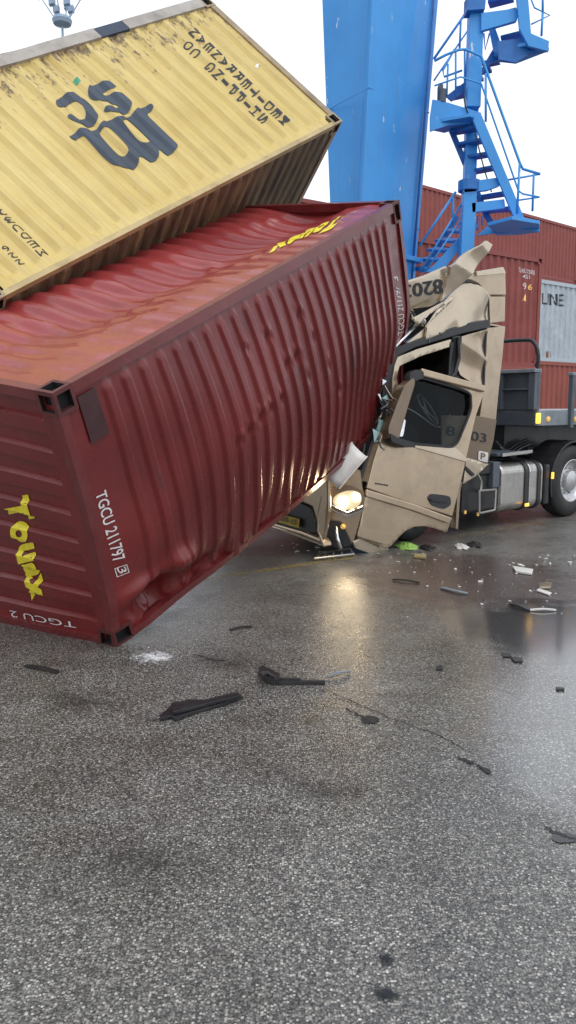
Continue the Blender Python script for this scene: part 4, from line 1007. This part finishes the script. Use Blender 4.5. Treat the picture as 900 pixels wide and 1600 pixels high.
apply2d('lettering', text2d('68-203-55', .01), flatquad(TF(423, 809, .045), TF(463, 820.5, .045), TF(463.5, 812.5, .045), TF(423.5, 801.5, .045)), M['btext'], TR, 8, 3)
# rolled-up pale strip of bodywork
g = Geo(); ra, rb_ = NP(516, 750, .35), NP(562, 702, .2); dd = (rb_ - ra).normalized(); e1 = dd.cross(CAM - ra).normalized(); e2 = dd.cross(e1)
V0 = []; nseg = 14
for j in range(7):
    t = j / 6; c0 = ra + (rb_ - ra) * t; rr = .16 * (1 - .15 * t) + .006 * noise.noise(Vector((t * 6, 0, 0)))
    for k in range(nseg): an = -.3 + 3.7 * k / (nseg - 1); V0.append(c0 + (e1 * cos(an) + e2 * sin(an) * .55) * rr)
g.v = V0; g.f = [(j * nseg + k, j * nseg + k + 1, (j + 1) * nseg + k + 1, (j + 1) * nseg + k) for j in range(6) for k in range(nseg - 1)]
o = g.out('torn_body_strip', M['white'], TR, smooth=True); o.modifiers.new('s', 'SOLIDIFY').thickness = .012
nsheet('corner_panel', [(522, 748), (545, 728), (563, 735), (566, 762), (545, 756), (515, 762)], -.06, .04, M['gold'], crum=.03, grid=.05, seed=31, smooth=True)
for k in range(7):
    a = NP(548 + random.uniform(-8, 14), 745 - k * 9, -.1); g = Geo(); g.tube(smooth_path([a, a + Vector((random.uniform(-.1, .1), .05, random.uniform(-.2, .1))), a + Vector((random.uniform(-.2, .2), .1, random.uniform(-.1, .25)))], 4), random.uniform(.008, .02), 6)
    g.out('torn_wiring', M['black'], TR)
sheet('firewall', [TS(x, y, -.3) for x, y in ((520, 790), (520, 740), (560, 690), (592, 640), (600, 640), (600, 780))], 1.6, M['cabin'], TR)

# torn wires, foil and trim at the crushed pillar and under the torn roof
random.seed(21)
for k in range(16):
    if k < 9: x, y, of = random.uniform(588, 604), random.uniform(600, 715), .08
    else: x, y, of = random.uniform(636, 690), random.uniform(484, 520), .0
    a = TS(x, y, of); w1 = Vector((random.uniform(-.12, .12), random.uniform(-.1, .1), random.uniform(-.2, .05))); w2 = w1 + Vector((random.uniform(-.14, .14), random.uniform(-.1, .1), random.uniform(-.25, .1)))
    g = Geo(); g.tube(smooth_path([a, a + w1, a + w2], 5), random.uniform(.005, .014), 6); g.out('torn_wiring', M[random.choice(('black', 'steel', 'black', 'goldlight'))], TR, smooth=True)
for k in range(9):
    x, y = random.uniform(586, 606), random.uniform(590, 700); L_ = [(x + random.uniform(-6, 6), y + random.uniform(-12, 12)) for _ in range(3)]
    sheet('glass_shard', [TS(a, b, .09 + .01 * k) for a, b in L_], .006, M[random.choice(('teal', 'goldlight', 'teal', 'chrome'))], TR, bev=0)
for L_, sd in (([(640, 498), (668, 484), (690, 472), (694, 476), (672, 490), (650, 508)], 41), ([(660, 512), (690, 478), (704, 463), (708, 466), (690, 486)], 43)):
    sheet('torn_panel_edge', [TS(a, b, .12) for a, b in L_], .012, M['goldlight'], TR, crum=.03, grid=.05, seed=sd, smooth=True, bev=0)
# chassis behind the cab
def upos(px, py=770): return (TS(px, py) - FC).dot(u)
def tbox(name, ua, ub, va, vb, za, zb_, mat, bev=.01):
    g = Geo(); g.box(FC + u * ua + v * va + UP * za, u * (ub - ua), v * (vb - va), UP * (zb_ - za)); return g.out(name, M[mat], TR, bev=bev)
def zat(px, py): return TS(px, py).z
u_end = upos(1000)
for vv in (.65, 1.45): tbox('chassis_rail', upos(640), u_end, vv, vv + .12, .75, 1.02, 'black')
tbox('engine_block', upos(600), upos(730), .4, 1.7, .45, 1.1, 'black')
tbox('battery_box', upos(727), upos(783), .06, .6, zat(750, 800), zat(750, 742), 'black', .03)
tbox('battery_box', upos(746), upos(775), .02, .5, zat(755, 742), zat(755, 725), 'black', .02)
tbox('air_tank', upos(768), upos(778), -.02, .4, zat(770, 762), zat(770, 722), 'steel', .01)
# fuel tank with straps
def tank(name, ua, ub, va, vb, za, zb_, r, mat, n=6, bev=.03):
    L_ = []; 
    for (cx, cz, a0) in ((vb - r, zb_ - r, 0), (va + r, zb_ - r, 90), (va + r, za + r, 180), (vb - r, za + r, 270)):
        for k in range(n + 1): a = radians(a0 + 90 * k / n); L_.append((cx + r * cos(a), cz + r * sin(a)))
    g = Geo(); g.prism([FC + u * ua + v * a + UP * b for a, b in L_], u * (ub - ua)); o = g.out(name, M[mat], TR, smooth=False, bev=bev); return o
ta, tb = upos(785, 760), upos(851, 760); zt_, zb__ = zat(820, 723), zat(820, 797)
tank('fuel_tank', ta, tb, .02, .68, zb__, zt_, .15, 'alu', bev=.05)
for x0, x1 in ((820, 825.5), (840, 845)): tank('tank_strap', upos(x0), upos(x1), .0, .70, zb__ - .02, zt_ + .02, .17, 'black', bev=.008)
for x0, x1 in ((826.5, 828),): tank('tank_strap', upos(x0), upos(x1), .0, .70, zb__ - .018, zt_ + .018, .17, 'chrome', bev=.004)
g = Geo(); c = TS(808, 727, -.3); g.lathe(c, UP, [(.06, -.02), (.06, .04), (.001, .045)], 16); g.out('tank_cap', M['black'], TR)
# steps
def st_rect(o_): return [TS(x, y, o_) for x, y in ((749, 767), (775, 765), (773, 797), (749, 802), (749, 767))]
g = Geo(); 
for o_ in (.06, -.1): 
    q = st_rect(o_)
    for i in range(4): g.tube([q[i], q[i + 1]], .016, 6)
for i in range(4): g.tube([st_rect(.06)[i], st_rect(-.1)[i]], .012, 6)
g.out('step_frame', M['alu'], TR)
g = Geo(); g.tube(smooth_path([TS(x, y, .03) for x, y in ((746, 740), (751, 750), (752, 757), (751, 768))], 4), .016, 6); g.out('grab_pipe', M['alu'], TR)
g = Geo(); g.prism(S_px([(778, 722), (784, 722), (784, 726), (778, 726)], .0), v * .5); g.out('bracket', M['black'], TR)
tbox('catwalk', upos(783), upos(832), .1, 1.6, zat(800, 713), zat(800, 708), 'steel'); g = Geo(); g.beam(TS(784, 711, .01), TS(831, 705, .01), .03, .05); g.out('catwalk_edge', M['alu'], TR)
for (x, y, w_) in ((822, 791, .09), (862, 748, .05)):
    g = Geo(); p = TS(x, y, .03); g.box(p - u * w_ / 2, u * w_, v * -.03, UP * (.05 if w_ > .06 else .11)); g.out('marker_lamp', M['amber'], TR, bev=.008)
for x in (725, 745): 
    g = Geo(); g.box(TS(x, 806 if x > 740 else 803, .02), u * .03, v * -.02, UP * .05); g.out('reflector', M['amberfaint'], TR)
# wheels
def wheel(name_u, vc, r, wd, parent=TR):
    c = FC + u * name_u + v * vc; c.z = r; ax = -v
    g = Geo(); h = wd / 2
    g.lathe(c, ax, [(r * .56, h * .8), (r * .6, h * .98), (r * .8, h * 1.02), (r * .93, h * .9), (r * .985, h * .7), (r, h * .4), (r * .985, h * .36), (r * .985, h * .3), (r, h * .26), (r, h * .05), (r * .985, 0), (r, -h * .05), (r, -h * .5), (r * .95, -h * .9), (r * .6, -h), (r * .56, -h * .8)], 56)
    t = g.out('tyre', M['rubber'], parent, smooth=True)
    g = Geo(); g.lathe(c, ax, [(r * .57, h * .8), (r * .59, h * .95), (r * .57, h * .98), (r * .55, h * .9), (r * .50, h * .55), (r * .42, h * .42), (r * .30, h * .40), (r * .28, h * .44), (r * .27, h * .9), (r * .22, h * 1.0), (.001, h * 1.02)], 48)
    k = g.out('rim', M['rim'], parent, smooth=True); 
    k2 = k.modifiers.new('e', 'EDGE_SPLIT'); k2.split_angle = radians(35)
    for i in range(10):
        a = 2 * pi * i / 10; e1_ = u; e2_ = UP; p = c + (e1_ * cos(a) + e2_ * sin(a)) * r * .36 + ax * h * .42
        g = Geo(); g.lathe(p, ax, [(.018, 0), (.018, .03), (.001, .035)], 6); b = g.out('wheel_nut', M['rim'], parent); b.parent = k; b.location = (0, 0, 0)
    return t
wc = TS(893, 751, -.02); RW = wc.z; uw_ = (wc - FC).dot(u)
wheel(uw_, .17, RW, .34); wheel(uw_, 2.0, RW, .34)
uf = upos(655, 840) - .0; wheel(uf, .26, .52, .30); wheel(uf, 2.0, .52, .30)
# mudguard over the drive wheel
g = Geo(); L1 = []; nA = 16
for k in range(nA + 1):
    a = radians(200 - 200 * k / nA); L1.append((cos(a) * (RW + .09), sin(a) * (RW + .07)))
L2 = [(x * .95, z * .95) for x, z in L1][::-1]
g.prism([FC + u * (uw_ + x) + UP * (RW + z) + v * -.02 for x, z in L1 + L2], v * .5); g.out('mudguard', M['black'], TR, bev=.005)
tbox('mudguard', uw_ - RW - .22, uw_ - RW - .08, .0, .45, .28, .95, 'black', .03)
tbox('fifth_wheel', uw_ - .5, uw_ + .4, .6, 1.6, 1.02, 1.2, 'black', .05)
for k in range(4):
    a = TS(775 + k * 3, 690 + k * 4, -.6); g = Geo(); g.tube(smooth_path([a, a + u * .3 - UP * .15, a + u * .6 - UP * .05, a + u * .9 + UP * .02], 5), .02, 6); g.out('air_hose', M['black' if k != 2 else 'steel'], TR, smooth=True)

# ------------------------------------------------------------------ flatbed trailer
TL = empty('flatbed_trailer', FC + u * (upos(842, 640)), 'grey flatbed trailer with a headboard and tube rail, coupled behind the truck', 'trailer')
tt = TS(842, 634, 0); ut = (tt - FC).dot(u)
def lbox(name, ua, ub, va, vb, za, zb_, mat, bev=.01):
    g = Geo(); g.box(FC + u * ua + v * va + UP * za, u * (ub - ua), v * (vb - va), UP * (zb_ - za)); return g.out(name, M[mat], TL, bev=bev)
zr0, zr1 = TS(860, 665).z, TS(860, 641).z; LT = 9.0
lbox('side_rail', ut, ut + LT, .0, .12, zr0, zr1, 'railgrey'); lbox('side_rail', ut, ut + LT, 2.3, 2.42, zr0, zr1, 'railgrey')
lbox('deck', ut + .01, ut + LT, .12, 2.3, zr1 - .08, zr1 + .012, 'deck')
lbox('front_beam', ut - .08, ut - .003, .0, 2.42, zr0, zr1 - .02, 'steel')
zh0, zh1 = zr1, TS(842, 577).z
lbox('headboard', ut - .05, ut + .03, .0, 2.42, zh0 + .003, zh1, 'steel')
for vb_ in (.0, .62, 1.1, 1.75, 2.3): lbox('headboard_rib', ut - .14, ut - .052, vb_, vb_ + .12, zh0 + .01, zh1 - .06, 'steel')
lbox('headboard_ledge', ut - .12, ut - .053, .13, 2.3, zh0 + (zh1 - zh0) * .5, zh0 + (zh1 - zh0) * .54, 'steel'); lbox('headboard_ledge', ut - .16, ut + .05, .0, 2.42, zh1 - .05, zh1 + .01, 'railgrey')
zr = TS(842, 529).z; pb_ = FC + u * (ut - .02)
g = Geo(); g.tube(smooth_path([pb_ + v * .04 + UP * zh1, pb_ + v * .04 + UP * (zr - .25), pb_ + v * .12 + UP * (zr - .06), pb_ + v * .32 + UP * zr, pb_ + v * 1.2 + UP * zr, pb_ + v * 2.1 + UP * zr, pb_ + v * 2.32 + UP * (zr - .08), pb_ + v * 2.38 + UP * (zr - .3), pb_ + v * 2.38 + UP * zh1], 6), .032, 10); g.out('tube_rail', M['black'], TL, smooth=True)
us = (TS(888, 640) - FC).dot(u); zs = TS(889, 582).z
for k in range(3):
    for vv in (-.06, 2.4): lbox('stake', us + k * 2.6, us + k * 2.6 + .09, vv, vv + .08, zr0 - .05, zs, 'steel'); 
    lbox('stake_cap', us + k * 2.6 - .02, us + k * 2.6 + .14, -.07, .04, zs - .05, zs + .003, 'railgrey')
for x in (856, 899, 950):
    g = Geo(); p = TS(x, 655, .0); g.lathe(p, -v, [(.045, 0), (.045, .02), (.03, .03), (.001, .035)], 16); g.out('side_lamp', M['amberfaint'], TL, smooth=True)
g = Geo(); p = TS(836, 662, .0); g.box(p, u * .09, v * -.05, UP * .17); g.out('front_lamp', M['amber'], TL, bev=.015)
lbox('main_beam', ut + .1, ut + LT, .7, .85, zr0 - .45, zr0, 'black'); lbox('main_beam', ut + .1, ut + LT, 1.55, 1.7, zr0 - .45, zr0, 'black')
for k in range(8): lbox('cross_member', ut + .3 + k * 1.1, ut + .38 + k * 1.1, .12, 2.3, zr0 - .02, zr0 + .1, 'black')
lbox('underbody_box', ut + .2, ut + 3.2, .9, 1.5, zr0 - .75, zr0 - .02, 'black')
lbox('kingpin_plate', uw_ - .6, uw_ + .5, .5, 1.8, 1.21, zr0 - .46, 'black')
lbox('landing_leg', ut + 3.6, ut + 3.75, .5, .65, .0, zr0, 'black'); lbox('landing_leg', ut + 3.6, ut + 3.75, 1.8, 1.95, .0, zr0, 'black')
for q_ in (7.0, 8.3):
    for vc in (.17, 2.2):
        c = FC + u * (ut + q_) + v * vc; c.z = RW; g = Geo(); h = .17; r = RW
        g.lathe(c, -v, [(r * .3, h * .3), (r * .56, h * .8), (r * .6, h), (r * .93, h * .9), (r, h * .5), (r, -h * .5), (r * .6, -h), (r * .5, -h)], 40); g.out('tyre', M['rubber'], TL, smooth=True)

# ------------------------------------------------------------------ things on the asphalt
def solo(name, g, mat, label, cat, group=None, base=None, smooth=False, bev=0):
    o = g.out(name, mat, None, smooth=smooth, bev=bev, base=base); tag(o, label, cat, group); return o
def flat_piece(name, L_, h, mat, label, cat, group=None, tilt=0, bev=.004, z0=.004):
    pts = [gnd(x, y, z0) for x, y in L_]; c = sum(pts, Vector()) / len(pts)
    g = Geo(); g.prism(pts, (0, 0, h))
    for i in range(len(pts), 2 * len(pts)): g.v[i] = g.v[i] + Vector((0, 0, tilt * ((g.v[i] - c).y * 1.0))) if tilt else g.v[i]
    return solo(name, g, mat, label, cat, group, base=c, bev=bev)
def decal(name, pts_, mat, label, cat, kind=None, z=.004):
    P_ = [gnd(x, y, z) for x, y in pts_]; c = sum(P_, Vector()) / len(P_)
    o = mk(name, P_, [tuple(range(len(P_)))], mat, None, base=c); tag(o, label, cat, kind=kind); return o
def alphamat(name, col, scale, lo, hi, rough=.7, k=1.0, mapscale=(1, 1, 1)):
    m = NT(name); n = m.noise(m.coord(False, mapscale), scale, 8, .75)
    tr = m.n('ShaderNodeBsdfTransparent'); ms = m.n('ShaderNodeMixShader')
    co = m.n('ShaderNodeTexCoord'); gr = m.n('ShaderNodeVectorMath'); gr.operation = 'LENGTH'
    mp = m.n('ShaderNodeMapping'); m.l(co.outputs['Generated'], mp.inputs[0]); mp.inputs['Location'].default_value = (-1, -1, 0); mp.inputs['Scale'].default_value = (2, 2, 0)
    m.l(mp.outputs[0], gr.inputs[0])
    fall = m.ramp(gr.outputs['Value'], [(.15, 1.0), (1.0, 0.0)])
    f = m.ramp(m.math('ADD', n, m.math('MULTIPLY', m.math('SUBTRACT', fall, .6), .35)), [(lo, 0.0), (hi, 1.0)])
    f = m.math('MULTIPLY', m.math('MULTIPLY', f, fall), k)
    m.b.inputs['Base Color'].default_value = col; m.b.inputs['Roughness'].default_value = rough
    m.l(f, ms.inputs[0]); m.l(tr.outputs[0], ms.inputs[1]); m.l(m.b.outputs[0], ms.inputs[2]); m.l(ms.outputs[0], m.t.nodes['Material Output'].inputs[0]); return m.m
# long black deflector blade
pts = [(250, 1121), (262, 1112), (270, 1102), (296, 1097), (318, 1098), (362, 1087), (372, 1086), (380, 1092), (350, 1103), (300, 1117), (282, 1124), (278, 1128), (266, 1123), (250, 1127)]
c = gnd(315, 1108); g = Geo(); lo_ = [gnd(x, y, .004) for x, y in pts]
g.prism(lo_, (0, 0, .02))
hi_ = [(262, 1112), (270, 1100), (296, 1095), (318, 1096), (372, 1085), (350, 1098), (300, 1110), (282, 1118)]
g.prism([gnd(x, y, .03) for x, y in ((268, 1108), (296, 1100), (320, 1100), (368, 1089), (376, 1091), (340, 1099), (296, 1111), (270, 1117))], (0, 0, .02))
g.tube([gnd(226, 1127, .01), gnd(250, 1123, .012)], .004, 5)
solo('deflector_blade', g, M['black'], 'long black plastic deflector blade lying flat, nearest the viewer of the debris', 'debris', 'black plastic parts on the asphalt', base=c, bev=.004)
# black bracket arm
g = Geo(); 
def gp(x, y, z=.02): return gnd(x, y, z)
g.beam(gp(424, 1066, .02), gp(508, 1066, .015), .03, .025); g.beam(gp(424, 1062, .03), gp(470, 1063, .03), .02, .03)
g.prism([gp(x, y, .02) for x, y in ((404, 1049), (411, 1046), (424, 1052), (438, 1060), (436, 1068), (422, 1066), (404, 1056))], (0, 0, .03))
g.tube([gp(409, 1052, .03), gp(409, 1051, .10), gp(416, 1050, .11), gp(421, 1053, .05)], .012, 6); g.tube([gp(417, 1051, .10), gp(427, 1057, .06), gp(432, 1062, .03)], .010, 6); g.tube([gp(411, 1052, .03), gp(412, 1052, .10)], .014, 6)
solo('wiper_bracket', g, M['black'], 'black bracket with an upright loop and a thin arm, behind the long blade', 'debris', 'black plastic parts on the asphalt', base=gnd(440, 1060), bev=.003)
def thinp(x0, y0, x1, y1, wd, mat, label, z=.012, bend=0, nm='plastic_strip', gp_='dark strips scattered on the asphalt'):
    a, b = gnd(x0, y0, z), gnd(x1, y1, z); mid = (a + b) / 2 + Vector((0, bend, .01)); P_ = smooth_path([a, mid, b], 5); g = Geo()
    for i in range(len(P_) - 1): g.beam(P_[i], P_[i + 1] + (P_[i + 1] - P_[i]) * .1, wd, .012)
    return solo(nm, g, M[mat], label, 'debris', gp_, base=(a + b) / 2)
thinp(360, 984, 392, 979, .03, 'black', 'thin dark strip lying between the red container and the headlight reflection')
thinp(690, 918, 730, 927, .05, 'railgrey', 'curved grey trim strip lying below the open truck door', bend=-.06)
thinp(797, 943, 828, 953, .05, 'black', 'black rod with a pale end lying at the edge of the puddle')
thinp(828, 953, 868, 953, .03, 'white', 'thin pale strip next to the black rod at the puddle edge', gp_='pale strips scattered on the asphalt')
thinp(614, 905, 655, 910, .04, 'black', 'small dark cross shaped piece below the green cloth')
thinp(512, 1057, 546, 1049, .02, 'railgrey', 'very thin grey sliver right of the black bracket', gp_='pale strips scattered on the asphalt')
thinp(40, 1040, 90, 1050, .035, 'black', 'dark strip lying alone at the far left edge of the asphalt')
flat_piece('plastic_chip', [(800, 887), (833, 892), (831, 899), (806, 895)], .025, M['white'], 'large white plastic chip lying on the wet stain right of the truck door', 'debris', 'white chips on the wet stain')
flat_piece('plastic_chip', [(843, 913), (862, 912), (860, 920), (843, 920)], .02, M['goldlight'], 'beige chip near the right edge beyond the puddle', 'debris')
flat_piece('plastic_chip', [(842, 921), (862, 928), (858, 931), (838, 924)], .015, M['white'], 'white wedge shaped chip just behind the puddle', 'debris', 'white chips on the wet stain')
flat_piece('rubber_scrap', [(782, 1021), (798, 1022), (800, 1027), (786, 1027)], .01, M['black'], 'left of two small black rubber scraps at the puddle rim', 'debris', 'small black scraps')
flat_piece('rubber_scrap', [(798, 1028), (816, 1029), (817, 1035), (803, 1035)], .012, M['black'], 'right of two small black rubber scraps at the puddle rim', 'debris', 'small black scraps')
flat_piece('rubber_scrap', [(681, 1043), (692, 1042), (692, 1047), (684, 1048)], .015, M['black'], 'single small black scrap in the middle of the asphalt', 'debris', 'small black scraps')
flat_piece('rubber_scrap', [(868, 1075), (882, 1076), (882, 1079), (869, 1079)], .01, M['black'], 'small black scrap near the right edge below the puddle', 'debris', 'small black scraps')
for (x, y, rx, ry, lb_t) in ((603, 1497, 11, 8, 'upper of two round dark oil spots near the bottom'), (603, 1552, 20, 10, 'lower and larger of two dark oil spots near the bottom')):
    decal('oil_spot', [(x - rx * 1.5, y - ry * 1.7), (x + rx * 1.5, y - ry * 1.7), (x + rx * 1.5, y + ry * 1.7), (x - rx * 1.5, y + ry * 1.7)], alphamat('oil_stain', (.012, .012, .012, 1), 9, .38, .5, .3, .92), lb_t, 'oil spot')
# green cloth and dark rag
def rag(name, cx, cy, rx, ry, h, mat, label, cat, seed):
    P_ = []; Fq = []; n1, n2 = 26, 14; o = gnd(cx, cy); sx_ = (gnd(cx + rx, cy) - o).length; sy_ = abs((gnd(cx, cy - ry) - o).y)
    for j in range(n2 + 1):
        for i in range(n1 + 1):
            a = -1 + 2 * i / n1; b = -1 + 2 * j / n2; k = 1 + .35 * noise.noise(Vector((a * 1.3 + seed, b * 1.3, seed)))
            r2 = a * a + b * b; z = max(.004, h * (1 - r2 * .6) * (.45 + 1.1 * abs(noise.noise(Vector((a * 3.1, b * 2.6, seed))))))
            P_.append(Vector((a * sx_ * k * (1 - .25 * b * b), b * sy_ * k * (1 - .3 * a * a), z)) + o)
    for j in range(n2):
        for i in range(n1): q = j * (n1 + 1) + i; Fq.append((q, q + 1, q + n1 + 2, q + n1 + 1))
    ob = mk(name, P_, Fq, mat, None, smooth=True, base=o); ob.modifiers.new('s', 'SOLIDIFY').thickness = .006; return tag(ob, label, cat)
rag('cloth', 634, 855, 17, 5, .07, M['green'], 'crumpled bright green cloth lying in front of the truck wheel', 'cloth', 2)
rag('rag', 668, 857, 13, 4, .05, M['black'], 'dark wet rag lying next to the bright green cloth', 'rag', 5)
rag('rag', 721, 855, 10, 4, .05, M['white'], 'pale crumpled rag below the truck step', 'rag', 8)
rag('glove', 742, 852, 11, 4, .05, M['black'], 'dark crumpled glove like scrap beside the pale rag', 'scrap', 11)
flat_piece('wood_offcut', [(647, 868), (666, 869), (665, 874), (647, 872)], .03, paint('old_wood', (.35, .28, .12, 1), .6), 'small yellowish offcut lying below the green cloth', 'debris')
# step grille lying on the ground in front of the bumper
g = Geo(); q = [gnd(491, 873, .03), gnd(553, 866, .03), gnd(548, 858, .03), gnd(503, 863, .03)]
for i in range(4): g.tube([q[i], q[(i + 1) % 4]], .014, 6)
for t in (.2, .45, .7): g.tube([q[0].lerp(q[1], t), q[3].lerp(q[2], t)], .01, 6)
solo('step_grille', g, M['alu'], 'silver step grille lying on the asphalt under the headlight', 'debris', base=gnd(520, 866))
# tiny fragments: individual copies of a few shapes
random.seed(11)
src = []
for k in range(4):
    n = random.choice((4, 5, 6)); L_ = [(cos(2 * pi * i / n + random.uniform(-.3, .3)) * random.uniform(.6, 1), sin(2 * pi * i / n) * random.uniform(.4, .9)) for i in range(n)]
    g = Geo(); g.prism([Vector((x * .03, y * .03, 0)) for x, y in L_], (0, 0, .012)); me = mk('fragment_shape', g.v, g.f, M['white' if k < 3 else 'chrome'], None); fixn(me); src.append(me.data); bpy.data.objects.remove(me)
def scatter(n, fn, label, group, name='white_fragment', smin=.5, smax=1.4, data=None):
    for i in range(n):
        x, y = fn(); p = gnd(x, y, .004); o = bpy.data.objects.new(name, (data or src)[i % len(data or src)]); COL.objects.link(o)
        o.location = p; s = random.uniform(smin, smax) * random.choice((.7, 1, 1, 1.3)); o.scale = (s * random.uniform(.8, 1.8), s, s); o.rotation_euler = (random.uniform(-.2, .2), random.uniform(-.2, .2), random.uniform(0, 6.28)); tag(o, label, 'fragment', group)
scatter(38, lambda: (random.triangular(600, 905, 800), random.triangular(862, 985, 900)), 'tiny white plastic fragment scattered on the wet brown stain', 'white fragments on the wet stain', smin=.2, smax=.85)
scatter(14, lambda: (random.uniform(790, 900), random.uniform(868, 884)), 'tiny white fragment in the row at the far rim of the stain', 'white fragments at the stain rim', smin=.5, smax=1.2)
scatter(16, lambda: (random.uniform(440, 500), random.uniform(846, 872)), 'tiny pale fragment below the truck bumper', 'pale fragments below the bumper', smin=.3, smax=.9)
scatter(45, lambda: (random.triangular(560, 760, 620), random.triangular(858, 905, 870)), 'tiny glass crumb on the wet asphalt in front of the truck door', 'glass crumbs below the truck door', name='glass_crumb', smin=.15, smax=.5)
scatter(26, lambda: (random.gauss(231, 17), random.gauss(1026, 7)), 'tiny white paint flake beside the lowest corner of the red container', 'white flakes by the container corner', smin=.12, smax=.5)
# white scrape of paint powder on the asphalt
decal('paint_powder', [(190, 1008), (285, 1005), (300, 1045), (200, 1050)], alphamat('white_powder', (.8, .8, .82, 1), 14, .48, .68, k=.8), 'white paint powder scraped onto the asphalt beside the container corner', 'powder', 'stuff', .005)
for k, (x0, y0, x1, y1, cl, nm_) in enumerate(((20, 1060, 240, 1130, (.03, .027, .022, 1), 'damp_stain'), (440, 1100, 530, 1145, (.16, .13, .09, 1), 'mud_stain'), (240, 1010, 480, 1060, (.03, .027, .022, 1), 'damp_stain'), (60, 1280, 420, 1420, (.035, .03, .027, 1), 'damp_stain'), (360, 1190, 640, 1280, (.035, .03, .025, 1), 'damp_stain'))):
    o = decal(nm_, [(x0, y1), (x1, y1), (x1, y0), (x0, y0)], alphamat(nm_, cl, 3.5 + k, .42, .75, .3, .4), None, None, 'structure', .0042 + k * .0003)
# worn yellow line
def strip(name, pts_, hw, mat, z): 
    P_ = [gnd(x, y, z) for x, y in pts_]; V0 = []
    for i, p in enumerate(P_):
        d = (P_[min(i + 1, len(P_) - 1)] - P_[max(i - 1, 0)]).normalized(); s = Vector((-d.y, d.x, 0)); h = hw[i] if isinstance(hw, list) else hw; V0 += [p - s * h, p + s * h]
    return mk(name, V0, [(2 * i, 2 * i + 1, 2 * i + 3, 2 * i + 2) for i in range(len(P_) - 1)], mat)
def worn(name, col, lo, hi, scale=9, k=.8):
    m = NT(name); n = m.noise(m.coord(), scale, 8, .75); f = m.math('MULTIPLY', m.ramp(n, [(lo, 0.0), (hi, 1.0)]), k)
    tr = m.n('ShaderNodeBsdfTransparent'); ms = m.n('ShaderNodeMixShader'); m.b.inputs['Base Color'].default_value = col; m.b.inputs['Roughness'].default_value = .4
    m.l(f, ms.inputs[0]); m.l(tr.outputs[0], ms.inputs[1]); m.l(m.b.outputs[0], ms.inputs[2]); m.l(ms.outputs[0], m.t.nodes['Material Output'].inputs[0]); return m.m
ln = strip('road_marking', [(200, 932), (330, 903), (480, 881), (560, 869)], .07, worn('worn_yellow_line', (.55, .38, .05, 1), .43, .62, 9, .6), .004); tag(ln, kind='structure')
ln = strip('road_marking', [(690, 842), (760, 830), (850, 815)], .07, worn('faint_yellow_line', (.50, .36, .05, 1), .46, .68, 9, .4), .004); tag(ln, kind='structure')
# cracks in the asphalt
ck = simple('crack_dark', (.012, .012, .013, 1), .5)
def crack(pts_, w_, z=.004):
    Q = []; 
    for i in range(len(pts_) - 1):
        for k in range(8): t = k / 8; Q.append((pts_[i][0] * (1 - t) + pts_[i + 1][0] * t + random.uniform(-1.6, 1.6), pts_[i][1] * (1 - t) + pts_[i + 1][1] * t + random.uniform(-1.3, 1.3)))
    hw = [w_ * random.uniform(.15, 1) for _ in Q]; hw[0] = hw[-1] = 0.0005
    o = strip('asphalt_crack', Q, hw, ck, z); tag(o, kind='structure')
crack([(505, 1075), (560, 1100), (620, 1125), (690, 1150), (745, 1180)], .006); crack([(540, 1106), (570, 1122), (590, 1132)], .018, .006); crack([(715, 1182), (745, 1193), (768, 1210)], .022, .006)
crack([(850, 1290), (868, 1300), (890, 1308), (915, 1316)], .012, .006); crack([(300, 1022), (330, 1030), (365, 1033)], .010, .006)
def blot(cx, cy, rx, ry, mat, z, nm, sd):
    pts_ = [(cx + rx * cos(2 * pi * k / 24) * (1 + .35 * noise.noise(Vector((k * .6, sd, 0)))), cy + ry * sin(2 * pi * k / 24) * (1 + .35 * noise.noise(Vector((k * .6, sd, 3))))) for k in range(24)]
    P_ = [gnd(x, y, z) for x, y in pts_]; o = mk(nm, P_, [tuple(range(24))], mat); tag(o, kind='structure')
wet = simple('standing_water', (.03, .03, .032, 1), .03)
blot(882, 1309, 20, 8, wet, .005, 'pothole_puddle', 3); blot(578, 1124, 14, 6, ck, .005, 'asphalt_patch', 5)
